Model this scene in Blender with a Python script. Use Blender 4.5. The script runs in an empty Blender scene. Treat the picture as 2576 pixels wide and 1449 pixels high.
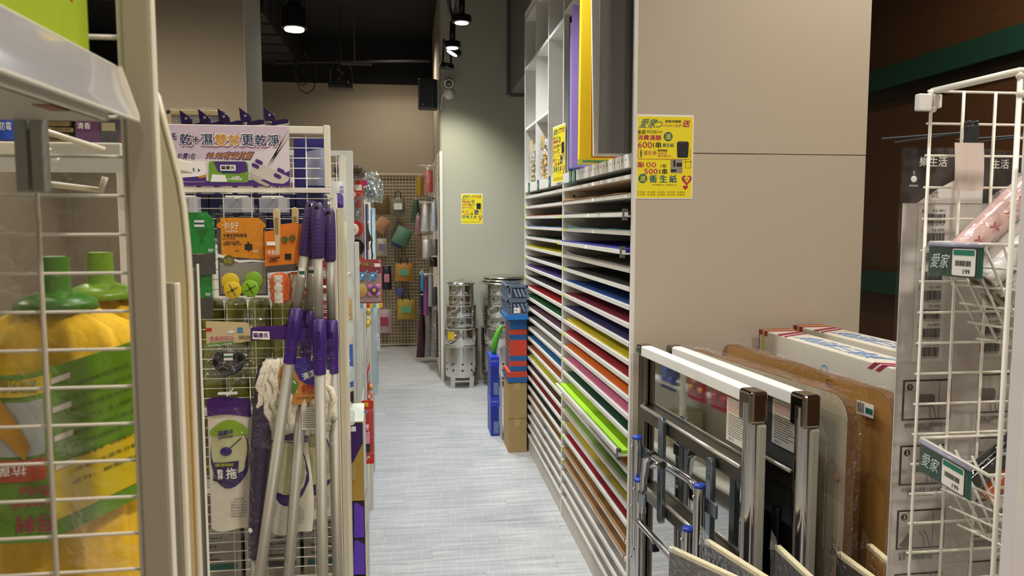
import bpy, math, random
from mathutils import Vector, Matrix
RND = random.Random(11)
S = bpy.context.scene
COL = S.collection
PI = math.pi

# ---------------------------------------------------------------- camera
cam_data = bpy.data.cameras.new('camera')
cam = bpy.data.objects.new('camera', cam_data)
COL.objects.link(cam)
S.camera = cam
cam.location = (0, 0, 1.6)
cam.rotation_euler = (math.radians(90 - 4.99), 0, -math.radians(7.527))
cam_data.sensor_width = 36
cam_data.lens = 36 * 1930 / 2576
cam_data.clip_start = 0.02
cam_data.dof.use_dof = True
cam_data.dof.focus_distance = 2.6
cam_data.dof.aperture_fstop = 16

# ---------------------------------------------------------------- world, exposure, main lights
world = bpy.data.worlds.new('store_ambient')
S.world = world
world.use_nodes = True
bg = world.node_tree.nodes['Background']
bg.inputs[0].default_value = (1.0, 0.95, 0.88, 1)
bg.inputs[1].default_value = 0.22
vs = S.view_settings
vs.view_transform = 'Standard'
vs.look = 'None'
vs.gamma = 1
vs.use_curve_mapping = False
vs.exposure = 0.0


def lamp(loc, watts, rgb, radius=0.07, angle=120, rot=(0, 0, 0)):
    ld = bpy.data.lights.new('spot_beam', 'SPOT')
    ld.energy = watts
    ld.color = rgb
    ld.shadow_soft_size = radius
    ld.spot_size = math.radians(angle)
    ld.spot_blend = 0.75
    lo = bpy.data.objects.new('spot_beam', ld)
    lo.location = loc
    lo.rotation_euler = rot
    COL.objects.link(lo)
    return lo


COOL = (0.90, 0.96, 1.0)
WARM = (1.0, 0.90, 0.76)
# aisle track (cool); warm downlight, and unseen warm lights added to brighten the room
AISLE_LAMPS = [(0.34, 1.2), (0.34, 2.9), (0.34, 4.4), (0.37, 5.55), (0.37, 6.4)]
for (lx, ly), lw in zip(AISLE_LAMPS, (52, 120, 140, 135, 100)):
    lamp((lx, ly, 2.98), lw, COOL, 0.05, 130)
lamp((0.35, 7.05, 2.94), 60, (0.97, 1.0, 0.84), 0.08, 110, (math.radians(10), 0, 0))
DOWNLIGHT_AND_FILL = [(-0.98, 7.03, 3.24, 90), (-1.7, 3.7, 3.4, 230), (-0.7, 1.3, 3.4, 42), (1.2, -0.5, 3.4, 165), (-0.7, -0.9, 3.4, 40), (1.6, 0.9, 3.4, 58), (-0.15, 8.9, 3.6, 78), (-2.6, 7.8, 3.4, 120), (-2.8, 1.5, 3.4, 120), (0.3, -1.9, 3.4, 70), (1.95, 2.0, 3.5, 110)]
for lx, ly, lz, w in DOWNLIGHT_AND_FILL:
    lamp((lx, ly, lz), w, WARM, 0.09, 160)


# ---------------------------------------------------------------- materials
def lin(h):
    if isinstance(h, str):
        h = h.lstrip('#')
        c = [int(h[i:i + 2], 16) / 255 for i in (0, 2, 4)]
    else:
        c = list(h)
    return [x / 12.92 if x <= .04045 else ((x + .055) / 1.055) ** 2.4 for x in c] + [1]


_M = {}


def mat(name, col, rough=.55, metal=0., var=.06, scale=30., bump=0., coat=0., trans=0., spec=.5, stretch=None, emit=0):
    key = name
    if key in _M:
        return _M[key]
    m = bpy.data.materials.new(name)
    m.use_nodes = True
    nt = m.node_tree
    b = nt.nodes['Principled BSDF']
    c = lin(col)
    b.inputs['Roughness'].default_value = rough
    b.inputs['Metallic'].default_value = metal
    b.inputs['Coat Weight'].default_value = coat
    b.inputs['Transmission Weight'].default_value = trans
    b.inputs['Specular IOR Level'].default_value = spec
    if emit:
        b.inputs['Emission Color'].default_value = c
        b.inputs['Emission Strength'].default_value = emit
    b.inputs['Base Color'].default_value = c
    if var or bump:
        tc = nt.nodes.new('ShaderNodeTexCoord')
        mp = nt.nodes.new('ShaderNodeMapping')
        nt.links.new(tc.outputs['Object'], mp.inputs[0])
        if stretch:
            mp.inputs['Scale'].default_value = stretch
        n = nt.nodes.new('ShaderNodeTexNoise')
        n.inputs['Scale'].default_value = scale
        n.inputs['Detail'].default_value = 4
        nt.links.new(mp.outputs[0], n.inputs['Vector'])
        if var:
            r = nt.nodes.new('ShaderNodeMixRGB')
            r.blend_type = 'MIX'
            r.inputs[1].default_value = [x * (1 - var) for x in c[:3]] + [1]
            r.inputs[2].default_value = [min(1, x * (1 + var)) for x in c[:3]] + [1]
            nt.links.new(n.outputs['Fac'], r.inputs[0])
            nt.links.new(r.outputs[0], b.inputs['Base Color'])
        if bump:
            bp = nt.nodes.new('ShaderNodeBump')
            bp.inputs['Strength'].default_value = bump
            bp.inputs['Distance'].default_value = .01
            nt.links.new(n.outputs['Fac'], bp.inputs['Height'])
            nt.links.new(bp.outputs[0], b.inputs['Normal'])
    _M[key] = m
    return m


def film(name, tint='#ffffff', rough=.12, base=.05, gain=.5, bump=.5, scale=45., glossy='#ffffff'):
    """thin clear plastic: see-through, shining more at grazing angles"""
    if name in _M:
        return _M[name]
    m = bpy.data.materials.new(name)
    m.use_nodes = True
    nt = m.node_tree
    nt.nodes.clear()
    out = nt.nodes.new('ShaderNodeOutputMaterial')
    mix = nt.nodes.new('ShaderNodeMixShader')
    tr = nt.nodes.new('ShaderNodeBsdfTransparent')
    tr.inputs[0].default_value = lin(tint)
    gl = nt.nodes.new('ShaderNodeBsdfGlossy')
    gl.inputs['Roughness'].default_value = rough
    gl.inputs[0].default_value = lin(glossy)
    lw = nt.nodes.new('ShaderNodeLayerWeight')
    lw.inputs[0].default_value = .35
    ma = nt.nodes.new('ShaderNodeMath')
    ma.operation = 'MULTIPLY_ADD'
    ma.inputs[1].default_value = gain
    ma.inputs[2].default_value = base
    nt.links.new(lw.outputs['Facing'], ma.inputs[0])
    nt.links.new(ma.outputs[0], mix.inputs[0])
    tc = nt.nodes.new('ShaderNodeTexCoord')
    n = nt.nodes.new('ShaderNodeTexNoise')
    n.inputs['Scale'].default_value = scale
    n.inputs['Detail'].default_value = 3
    n.inputs['Distortion'].default_value = 1.2
    nt.links.new(tc.outputs['Object'], n.inputs['Vector'])
    bp = nt.nodes.new('ShaderNodeBump')
    bp.inputs['Strength'].default_value = bump
    bp.inputs['Distance'].default_value = .02
    nt.links.new(n.outputs['Fac'], bp.inputs['Height'])
    nt.links.new(bp.outputs[0], gl.inputs['Normal'])
    nt.links.new(bp.outputs[0], lw.inputs['Normal'])
    nt.links.new(tr.outputs[0], mix.inputs[1])
    nt.links.new(gl.outputs[0], mix.inputs[2])
    nt.links.new(mix.outputs[0], out.inputs[0])
    _M[name] = m
    return m


def frosted(name, col, alpha, rough=.4):
    """milky plastic: part see-through, part matt"""
    if name in _M:
        return _M[name]
    m = bpy.data.materials.new(name)
    m.use_nodes = True
    nt = m.node_tree
    b = nt.nodes['Principled BSDF']
    b.inputs['Base Color'].default_value = lin(col)
    b.inputs['Roughness'].default_value = rough
    n = nt.nodes.new('ShaderNodeTexNoise')
    n.inputs['Scale'].default_value = 18
    r = nt.nodes.new('ShaderNodeMapRange')
    r.inputs['To Min'].default_value = alpha * .8
    r.inputs['To Max'].default_value = alpha * 1.2
    nt.links.new(n.outputs['Fac'], r.inputs['Value'])
    nt.links.new(r.outputs[0], b.inputs['Alpha'])
    _M[name] = m
    return m


# ---------------------------------------------------------------- mesh building
class MB:
    def __init__(s, M=None):
        s.v, s.f, s.M = [], [], M

    def add(s, vs_, fs_):
        o = len(s.v)
        for p in vs_:
            p = Vector(p)
            s.v.append(s.M @ p if s.M else p)
        s.f += [tuple(i + o for i in f) for f in fs_]
        return s

    def box(s, x0, x1, y0, y1, z0, z1):
        v = [(x, y, z) for x in (x0, x1) for y in (y0, y1) for z in (z0, z1)]
        return s.add(v, [(0, 1, 3, 2), (4, 6, 7, 5), (0, 4, 5, 1), (2, 3, 7, 6), (0, 2, 6, 4), (1, 5, 7, 3)])

    def obox(s, c, A, B, C):
        """box around centre c with half-axis vectors A, B, C"""
        c, A, B, C = map(Vector, (c, A, B, C))
        v = [c + A * i + B * j + C * k for i in (-1, 1) for j in (-1, 1) for k in (-1, 1)]
        return s.add(v, [(0, 1, 3, 2), (4, 6, 7, 5), (0, 4, 5, 1), (2, 3, 7, 6), (0, 2, 6, 4), (1, 5, 7, 3)])

    def tube(s, pts, r, n=8, cap=True):
        pts = [Vector(p) for p in pts]
        rr = r if isinstance(r, (list, tuple)) else [r] * len(pts)
        ring = []
        t0 = (pts[1] - pts[0]).normalized()
        a = Vector((0, 0, 1)) if abs(t0.z) < .9 else Vector((1, 0, 0))
        u = t0.cross(a).normalized()
        for i, p in enumerate(pts):
            if i == 0:
                t = t0
            elif i == len(pts) - 1:
                t = (pts[i] - pts[i - 1]).normalized()
            else:
                t = ((pts[i] - pts[i - 1]).normalized() + (pts[i + 1] - pts[i]).normalized()).normalized()
            u = (u - t * u.dot(t)).normalized()
            w = t.cross(u)
            ring.append([p + (u * math.cos(2 * PI * k / n) + w * math.sin(2 * PI * k / n)) * rr[i] for k in range(n)])
        vs_ = [q for g in ring for q in g]
        fs_ = []
        for i in range(len(pts) - 1):
            for k in range(n):
                k2 = (k + 1) % n
                fs_.append((i * n + k, i * n + k2, (i + 1) * n + k2, (i + 1) * n + k))
        if cap:
            fs_.append(tuple(reversed(range(n))))
            fs_.append(tuple(range((len(pts) - 1) * n, len(pts) * n)))
        return s.add(vs_, fs_)

    def lathe(s, c, prof, n=24, axis=(0, 0, 1), cap=True):
        c = Vector(c)
        ax = Vector(axis).normalized()
        a = Vector((1, 0, 0)) if abs(ax.x) < .9 else Vector((0, 1, 0))
        u = (a - ax * a.dot(ax)).normalized()
        w = ax.cross(u)
        vs_, fs_ = [], []
        for r, z in prof:
            for k in range(n):
                t = 2 * PI * k / n
                vs_.append(c + ax * z + (u * math.cos(t) + w * math.sin(t)) * r)
        for i in range(len(prof) - 1):
            for k in range(n):
                k2 = (k + 1) % n
                fs_.append((i * n + k, i * n + k2, (i + 1) * n + k2, (i + 1) * n + k))
        if cap:
            fs_.append(tuple(reversed(range(n))))
            fs_.append(tuple(range((len(prof) - 1) * n, len(prof) * n)))
        return s.add(vs_, fs_)

    def prism(s, poly, o, U, V, d):
        """flat outline poly (u, v) at o, spanned by U, V, thickened by vector d"""
        o, U, V, d = map(Vector, (o, U, V, d))
        n = len(poly)
        a = [o + U * p[0] + V * p[1] for p in poly]
        b = [p + d for p in a]
        fs_ = [tuple(reversed(range(n))), tuple(range(n, 2 * n))]
        fs_ += [(i, (i + 1) % n, n + (i + 1) % n, n + i) for i in range(n)]
        return s.add(a + b, fs_)

    def sheet(s, nu, nv, fn):
        vs_ = [fn(i / nu, j / nv) for j in range(nv + 1) for i in range(nu + 1)]
        fs_ = [(j * (nu + 1) + i, j * (nu + 1) + i + 1, (j + 1) * (nu + 1) + i + 1, (j + 1) * (nu + 1) + i) for j in range(nv) for i in range(nu)]
        return s.add(vs_, fs_)

    def ball(s, c, r, n=8, m=6):
        rx, ry, rz = r if isinstance(r, (list, tuple)) else (r, r, r)
        vs_, fs_ = [], []
        for j in range(m + 1):
            t = PI * j / m
            for i in range(n):
                p = 2 * PI * i / n
                vs_.append((c[0] + rx * math.sin(t) * math.cos(p), c[1] + ry * math.sin(t) * math.sin(p), c[2] + rz * math.cos(t)))
        for j in range(m):
            for i in range(n):
                i2 = (i + 1) % n
                fs_.append((j * n + i, (j + 1) * n + i, (j + 1) * n + i2, j * n + i2))
        return s.add(vs_, fs_)


def invw(parent):
    M = Matrix()
    p = parent
    while p:
        M = (Matrix.Translation(p.location) @ p.rotation_euler.to_matrix().to_4x4()) @ M
        p = p.parent
    return M.inverted()


def obj(name, mb, m, parent=None, smooth=False, bevel=0., local=False, seg=2):
    me = bpy.data.meshes.new(name)
    vs_ = mb.v
    if parent is not None and not local:
        I = invw(parent)
        vs_ = [I @ v for v in vs_]
    me.from_pydata([tuple(v) for v in vs_], [], mb.f)
    if isinstance(m, str):
        m = _M[m]
    me.materials.append(m)
    o = bpy.data.objects.new(name, me)
    COL.objects.link(o)
    o.parent = parent
    if smooth:
        for p in me.polygons:
            p.use_smooth = True
    if bevel:
        b = o.modifiers.new('bevel', 'BEVEL')
        b.width = bevel
        b.segments = seg
        b.limit_method = 'ANGLE'
        b.angle_limit = .6
    elif smooth == 2:
        b = o.modifiers.new('edge', 'EDGE_SPLIT')
        b.split_angle = .7
    return o


def tag(o, label, cat, group=None):
    o['label'] = label
    o['category'] = cat
    if group:
        o['group'] = group
    return o


def thing(name, label, cat, loc=(0, 0, 0), rz=0., group=None):
    o = bpy.data.objects.new(name, None)
    COL.objects.link(o)
    o.empty_display_size = .05
    o.location = loc
    o.rotation_euler = (0, 0, rz)
    return tag(o, label, cat, group)


def struct(name, mb, m, parent=None, **k):
    o = obj(name, mb, m, parent, **k)
    if parent is None:
        o['kind'] = 'structure'
    return o


def dup(root, loc, rz=0., label=None, group=None):
    r = root.copy()
    COL.objects.link(r)
    r.location = loc
    r.rotation_euler = (0, 0, rz)
    if label:
        r['label'] = label
    if group:
        r['group'] = group
    for ch in list(root.children):
        c = ch.copy()
        COL.objects.link(c)
        c.parent = r
        for g in list(ch.children):
            d = g.copy()
            COL.objects.link(d)
            d.parent = c
    return r


# ---------------------------------------------------------------- lettering
_G = {}


def glyphs(s, bold, space):
    k = (s, space)
    if k not in _G:
        cu = bpy.data.curves.new('lettering', 'FONT')
        cu.body = s
        cu.resolution_u = 2
        cu.space_character = space
        cu.space_line = .85
        cu.align_x = 'CENTER'
        o = bpy.data.objects.new('lettering', cu)
        me = bpy.data.meshes.new_from_object(o)
        v = [(p.co.x, p.co.y) for p in me.vertices]
        f = [tuple(p.vertices) for p in me.polygons]
        bpy.data.objects.remove(o)
        bpy.data.meshes.remove(me)
        bpy.data.curves.remove(cu)
        x0 = min(p[0] for p in v)
        x1 = max(p[0] for p in v)
        y0 = min(p[1] for p in v)
        y1 = max(p[1] for p in v)
        _G[k] = ([((a - x0) / (x1 - x0) - .5, (b - y0) / (y1 - y0) - .5) for a, b in v], f, (x1 - x0) / (y1 - y0), x1 - x0, y1 - y0)
    return _G[k]


def write(mb, s, c, U, V, w, h=None, bold=.012, shear=0., space=1.):
    """lettering centred at c, filling w x h on the plane of U, V"""
    v, f, asp, ew, eh = glyphs(s, bold, space)
    if h is None:
        h = w / asp
    if w is None:
        w = h * asp
    c, U, V = Vector(c), Vector(U).normalized(), Vector(V).normalized()
    if bold < .015:
        offs = [(0, 0)]
    elif bold < .06:
        offs = [(bold, 0), (-bold, 0), (0, bold * .7), (0, -bold * .7)]
    else:
        offs = [(bold * math.cos(q * PI / 4), bold * math.sin(q * PI / 4)) for q in range(8)]
    N = U.cross(V) * 2e-5
    for q, (dx, dy) in enumerate(offs):
        dx, dy = dx * .6 / ew, dy * .6 / eh
        mb.add([c + N * q + U * ((a + dx + shear * b) * w) + V * ((b + dy) * h) for a, b in v], f)
    return mb


def lettering(s, c, U, V, w, h, m, parent, bold=.012, shear=0., name='lettering', local=False, space=1.):
    return obj(name, write(MB(), s, c, U, V, w, h, bold, shear, space), m, parent, local=local)


X_, Y_, Z_ = Vector((1, 0, 0)), Vector((0, 1, 0)), Vector((0, 0, 1))


def rrect(w, h, r, n=4, cx=0., cy=0.):
    pts = []
    for sx, sy, a0 in ((1, 1, 0), (-1, 1, 90), (-1, -1, 180), (1, -1, 270)):
        for k in range(n + 1):
            a = math.radians(a0 + 90 * k / n)
            pts.append((cx + sx * (w / 2 - r) + r * math.cos(a), cy + sy * (h / 2 - r) + r * math.sin(a)))
    return pts


def circ(r, n=20, cx=0., cy=0.):
    return [(cx + r * math.cos(2 * PI * k / n), cy + r * math.sin(2 * PI * k / n)) for k in range(n)]


def ring_rows(mb, o, U, V, w, h, rows, cols, fill=.6, seed=1, bar=.35):
    """rows of tiny print: broken dashes of text too small to read"""
    r = random.Random(seed)
    for i in range(rows):
        x = 0.
        end = w * (cols if cols <= 1 else 1) * r.uniform(.6, 1)
        y = h * (1 - (i + .5) / rows)
        while x < end:
            d = w * r.uniform(.02, .06)
            d = min(d, end - x)
            t = h / rows * bar
            p = Vector(o) + Vector(U) * x + Vector(V) * y
            mb.add([p, p + Vector(U) * d, p + Vector(U) * d + Vector(V) * t, p + Vector(V) * t], [(0, 1, 2, 3)])
            x += d + w * r.uniform(.008, .02)
    return mb


def quad(mb, o, U, V):
    o, U, V = Vector(o), Vector(U), Vector(V)
    return mb.add([o, o + U, o + U + V, o + V], [(0, 1, 2, 3)])


def arc(c, r, a0, a1, n, U, V):
    c, U, V = Vector(c), Vector(U), Vector(V)
    return [c + U * (r * math.cos(math.radians(a0 + (a1 - a0) * k / n))) + V * (r * math.sin(math.radians(a0 + (a1 - a0) * k / n))) for k in range(n + 1)]


# common materials
W_LAM = mat('white_laminate', '#d9d6cf', .42, var=.03)
W_WIRE = mat('white_wire', '#e4dfd4', .35, var=.03)
W_POST = mat('white_enamel', '#ddd7c6', .38, var=.03)
WHITE = mat('white_print', '#efece6', .5, var=.02)
BLACK = mat('black_print', '#17171a', .5, var=.02)
DGRAY = mat('dark_gray_print', '#3b3b3f', .5, var=.02)
BLACKP = mat('black_plastic', '#151516', .35, var=.05)
CHROME = mat('chrome', '#c9c9cb', .12, 1., var=.02)
STEEL = mat('polished_steel', '#cdccc8', .035, 1., var=.01)
BRUSH = mat('brushed_steel', '#d0cec8', .2, 1., var=.05, scale=60)
ALU = mat('aluminium_tube', '#979286', .5, .45, var=.03)
PURPLE = mat('purple_plastic', '#3a1a6c', .4, var=.05)
FILM = film('clear_film', base=.025, gain=.32, scale=30)
FILM2 = film('crinkled_film', base=.035, gain=.42, bump=1., scale=45, rough=.13)
FILMS = film('stiff_clear_plastic', '#f7f8fa', base=.03, gain=.3, bump=.05)
GREENTAG = mat('store_green_tag', '#1f5a50', .45, var=.04)
REDP = mat('red_print', '#c0281f', .5, var=.03)
MAGENTA = mat('magenta_print', '#a8204e', .5, var=.03)
TEALP = mat('teal_print', '#1f5f63', .5, var=.03)
YELLOWP = mat('poster_yellow', '#e6d315', .55, var=.03)
# ================================================================ the room
WALL = mat('beige_wall_paint', '#a99d8b', .8, var=.03, scale=90, bump=.04)
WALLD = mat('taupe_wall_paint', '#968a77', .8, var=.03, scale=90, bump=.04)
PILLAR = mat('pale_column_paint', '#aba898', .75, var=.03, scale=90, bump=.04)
CEIL = mat('black_ceiling_paint', '#0d0d0d', .85, var=.1)
SOFF = mat('grey_soffit_paint', '#77756f', .75, var=.03)
DARKWOOD = mat('dark_brown_wall_panel', '#5a3a1f', .6, var=.25, scale=6, stretch=(1, 1, 14))
GREENB = mat('dark_green_beam_paint', '#1b4636', .55, var=.08)


def floor_mat():
    m = bpy.data.materials.new('grey_oak_vinyl')
    m.use_nodes = True
    nt = m.node_tree
    b = nt.nodes['Principled BSDF']
    b.inputs['Roughness'].default_value = .34
    geo = nt.nodes.new('ShaderNodeNewGeometry')
    info = nt.nodes.new('ShaderNodeObjectInfo')
    add = nt.nodes.new('ShaderNodeVectorMath')
    add.operation = 'ADD'
    sc = nt.nodes.new('ShaderNodeVectorMath')
    sc.operation = 'SCALE'
    cmb = nt.nodes.new('ShaderNodeCombineXYZ')
    nt.links.new(info.outputs['Random'], cmb.inputs[0])
    nt.links.new(info.outputs['Random'], cmb.inputs[1])
    sc.inputs['Scale'].default_value = 7
    nt.links.new(cmb.outputs[0], sc.inputs[0])
    nt.links.new(geo.outputs['Position'], add.inputs[0])
    nt.links.new(sc.outputs[0], add.inputs[1])
    mp = nt.nodes.new('ShaderNodeMapping')
    mp.inputs['Scale'].default_value = (1.2, 16, 1)
    nt.links.new(add.outputs[0], mp.inputs[0])
    n1 = nt.nodes.new('ShaderNodeTexNoise')
    n1.inputs['Scale'].default_value = 2.2
    n1.inputs['Detail'].default_value = 6
    n1.inputs['Distortion'].default_value = .6
    nt.links.new(mp.outputs[0], n1.inputs['Vector'])
    ramp = nt.nodes.new('ShaderNodeValToRGB')
    ramp.color_ramp.elements[0].position = .3
    ramp.color_ramp.elements[0].color = lin('#a2a4a7')
    ramp.color_ramp.elements[1].position = .72
    ramp.color_ramp.elements[1].color = lin('#cccccd')
    nt.links.new(n1.outputs['Fac'], ramp.inputs[0])

    def lines(rot, scale, thr):
        mp2 = nt.nodes.new('ShaderNodeMapping')
        mp2.inputs['Rotation'].default_value = (0, 0, rot)
        nt.links.new(add.outputs[0], mp2.inputs[0])
        w = nt.nodes.new('ShaderNodeTexWave')
        w.inputs['Scale'].default_value = scale
        w.inputs['Distortion'].default_value = .25
        w.inputs['Detail'].default_value = 1
        w.inputs['Detail Scale'].default_value = .6
        nt.links.new(mp2.outputs[0], w.inputs['Vector'])
        g = nt.nodes.new('ShaderNodeMath')
        g.operation = 'GREATER_THAN'
        g.inputs[1].default_value = thr
        nt.links.new(w.outputs['Fac'], g.inputs[0])
        return g
    l1, l2 = lines(.06, 4.3, .9965), lines(1.62, 3.1, .9985)
    mx = nt.nodes.new('ShaderNodeMath')
    mx.operation = 'MAXIMUM'
    nt.links.new(l1.outputs[0], mx.inputs[0])
    nt.links.new(l2.outputs[0], mx.inputs[1])
    mu = nt.nodes.new('ShaderNodeMath')
    mu.operation = 'MULTIPLY'
    mu.inputs[1].default_value = .26
    nt.links.new(mx.outputs[0], mu.inputs[0])
    mr = nt.nodes.new('ShaderNodeMixRGB')
    mr.inputs[2].default_value = lin('#f2f2f0')
    nt.links.new(mu.outputs[0], mr.inputs[0])
    nt.links.new(ramp.outputs[0], mr.inputs[1])
    nt.links.new(mr.outputs[0], b.inputs['Base Color'])
    return m


FLOORM = floor_mat()
GROUT = mat('floor_joint', '#8d8e90', .7)
fl = struct('floor', MB().box(-4.2, 4.6, -2.2, 10.0, -.06, -.003), GROUT)
PW, PL = .152, .914
pm = MB().box(-PL / 2 + .0005, PL / 2 - .0005, -PW / 2 + .0003, PW / 2 - .0003, -.003, 0)
plank_mesh = None
rest = MB()
row = 0
y = -2.1
while y < 9.8:
    off = (row * .37) % 1 * PL
    x = -4.2 + off - PL
    while x < 4.5:
        cx, cy = x + PL / 2, y + PW / 2
        near = 3.0 < cy < 9.8 and -1.1 < cx < 1.25 and (cy > 5.2 or cx < 1.2)
        if near:
            if plank_mesh is None:
                o = obj('plank', pm, FLOORM, fl, local=True)
                plank_mesh = o.data
            else:
                o = bpy.data.objects.new('plank', plank_mesh)
                COL.objects.link(o)
                o.parent = fl
            o.location = (cx, cy, 0)
        else:
            rest.box(max(cx - PL / 2 + .0005, -4.2), min(cx + PL / 2 - .0005, 4.6), cy - PW / 2 + .0003, cy + PW / 2 - .0003, -.003, 0)
        x += PL
    y += PW
    row += 1
o = obj('plank_field', rest, FLOORM, fl)
o['kind'] = 'stuff'

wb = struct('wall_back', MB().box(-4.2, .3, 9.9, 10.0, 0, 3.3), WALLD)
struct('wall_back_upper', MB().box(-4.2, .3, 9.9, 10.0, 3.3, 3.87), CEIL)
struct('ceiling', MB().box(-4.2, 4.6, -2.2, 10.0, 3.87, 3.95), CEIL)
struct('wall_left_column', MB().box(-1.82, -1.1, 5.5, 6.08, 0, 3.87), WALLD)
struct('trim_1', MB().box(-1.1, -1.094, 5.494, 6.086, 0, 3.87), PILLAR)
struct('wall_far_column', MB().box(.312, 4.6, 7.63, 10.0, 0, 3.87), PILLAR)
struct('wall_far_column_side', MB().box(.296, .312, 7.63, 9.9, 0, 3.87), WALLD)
struct('trim_2', MB().box(.290, .318, 7.618, 7.634, 0, 2.28), W_LAM)
# boxed soffit over the end of the paper cabinet, with a darker edge band
struct('ceiling_soffit', MB().box(.985, 4.6, 5.36, 7.62, 2.85, 3.87), SOFF)
struct('trim_3', MB().box(.955, .985, 7.55, 7.632, 2.835, 3.87).box(.985, 1.6, 7.6, 7.632, 2.82, 2.85), mat('soffit_edge_band', '#5a5955', .7))
struct('wall_right', MB().box(2.6, 2.7, -2.2, 7.63, 0, 3.87), DARKWOOD)
struct('trim_4', MB().box(2.56, 2.62, -2.2, 7.62, 2.318, 2.43), GREENB)
struct('trim_5', MB().box(2.565, 2.62, -2.2, 7.62, 1.205, 1.32), GREENB)
struct('trim_6', MB().box(2.58, 2.62, -2.2, 7.62, 2.25, 2.316), mat('dark_brown_rail', '#20150c', .5))
struct('wall_left', MB().box(-4.2, -4.1, -2.2, 9.9, 0, 3.87), WALLD)
struct('wall_front', MB().box(-4.2, 4.6, -2.3, -2.2, 0, 3.87), WALL)

# services under the black ceiling
t = thing('ceiling_duct', 'dark grey ribbed air duct running along the black ceiling', 'duct', (-1.5, 6, 3.5))
DUCT = mat('dark_duct', '#242321', .7, var=.2)
obj('duct_body', MB().box(-1.72, -1.32, 5, 9.9, 3.5, 3.86), DUCT, t, bevel=.01)
for k in range(11):
    obj('rib', MB().box(-1.735, -1.305, 5.2 + k * .44, 5.23 + k * .44, 3.485, 3.865), DUCT, t)
DPIPE = mat('dark_conduit', '#171615', .6)
tag(obj('conduit_pipe', MB().tube([(-1.5, 9.3, 3.42), (.25, 9.3, 3.48)], .018, 8), DPIPE), 'thin dark conduit crossing under the black ceiling before the back wall', 'pipe')
t = thing('hanging_rod', 'thin grey drop rod with a crossbar hanging from the black ceiling', 'rod', (-.55, 7.9, 3.3))
obj('rod', MB().tube([(-.53, 7.9, 3.86), (-.53, 7.9, 3.16)], .007, 6), mat('grey_rod', '#4a4844', .6), t)
obj('crossbar', MB().box(-.66, -.36, 7.885, 7.915, 3.14, 3.16), mat('grey_rod', '#6d6a64'), t)
t = thing('hanging_floodlight', 'small black floodlight hanging from a wire bail before the back wall', 'light', (-.72, 8.6, 3.1))
obj('bail', MB().tube([(-.84, 8.6, 3.06), (-.835, 8.6, 3.22), (-.78, 8.6, 3.32), (-.66, 8.6, 3.32), (-.61, 8.6, 3.22), (-.6, 8.6, 3.06)], .006, 6).tube([(-.72, 8.6, 3.32), (-.72, 8.6, 3.87)], .006, 6), DPIPE, t)
obj('lamp_body', MB().box(-.85, -.59, 8.5, 8.7, 3.015, 3.06).box(-.8, -.64, 8.53, 8.67, 3.06, 3.1), BLACKP, t, bevel=.01)
obj('power_lead', MB().tube([(-.72, 8.6, 3.1), (-.76, 8.6, 3.14), (-.7, 8.6, 3.18), (-.76, 8.6, 3.23), (-.72, 8.6, 3.32)], .008, 6), BLACKP, t)
mbc = MB()
for k in range(3):
    mbc.tube([(-1.12 + .035 * k, 8.3, 3.87)] + [(-1.12 + .035 * k + (.05 + .03 * k) * math.sin(a * .63), 8.3, 3.22 - .09 * k * .6 - (.16 + .03 * k) * math.cos(a * .63) * .9) for a in range(5, 16)], .006, 5)
tag(obj('cable_coil', mbc, DPIPE), 'loose coil of pale and dark cable dangling from the ceiling', 'cable')

# spot lamps on the aisle track
LED = mat('led_lens', '#f4f8ff', .3, var=0, emit=14)


def tracklamp(x, y, tilt, lab, z=3.0):
    t = thing('track_spotlight', lab, 'spotlight', (x, y, z), group='spotlights on the aisle track')
    M = Matrix.Translation((x, y, z)) @ Matrix.Rotation(tilt, 4, 'Y')
    obj('stem', MB().tube([(x, y, z + .02), (x + .005, y, z + .2)], .022, 10), BLACKP, t, True)
    hd = obj('lamp_head', MB(M).lathe((0, 0, 0), [(.03, .05), (.066, .04), (.07, .03), (.07, -.005), (.06, -.008)], 20), BLACKP, t, smooth=2)
    obj('lens', MB(M).lathe((0, 0, 0), [(.047, -.009), (.047, -.012), (.02, -.016)], 18), LED, hd)


tr = thing('lighting_track', 'long black lighting track with a loose supply cable above the aisle', 'track', (.37, 4, 3.2))
obj('rail', MB().box(.355, .39, 2.2, 7.5, 3.2, 3.24), BLACKP, tr)
obj('hanger', MB().box(.362, .383, 6.0, 6.03, 3.24, 3.86), BLACKP, tr)
obj('hanger', MB().box(.362, .383, 3.5, 3.53, 3.24, 3.86), BLACKP, tr)
obj('supply_cable', MB().tube([(.27, 6.2, 3.86), (.3, 6.22, 3.5), (.33, 6.3, 3.3), (.365, 6.4, 3.22)], .014, 8), BLACKP, tr, True)
tracklamp(.375, 5.55, 0, 'black track spotlight first on the rail, hanging before the far column')
tracklamp(.352, 6.35, 0, 'black track spotlight shining down brightest beside the supply cable')
tracklamp(.365, 6.55, .5, 'black track spotlight tilted sideways just under its lit neighbour')
t = thing('track_spotlight', 'unlit black spotlight pointing at the floor on two thin arms', 'spotlight', (.34, 6.95, 2.98), group='spotlights on the aisle track')
obj('arm', MB().tube([(.30, 6.95, 2.97), (.31, 6.95, 3.2)], .009, 6), BLACKP, t)
obj('arm', MB().tube([(.375, 6.95, 2.97), (.37, 6.95, 3.2)], .009, 6), BLACKP, t)
obj('lamp_head', MB(Matrix.Translation((.337, 6.95, 2.965)) @ Matrix.Rotation(.16, 4, 'Y')).lathe((0, 0, 0), [(.06, .02), (.064, .01), (.064, -.02), (.055, -.022)], 18), BLACKP, t, smooth=2)
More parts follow.
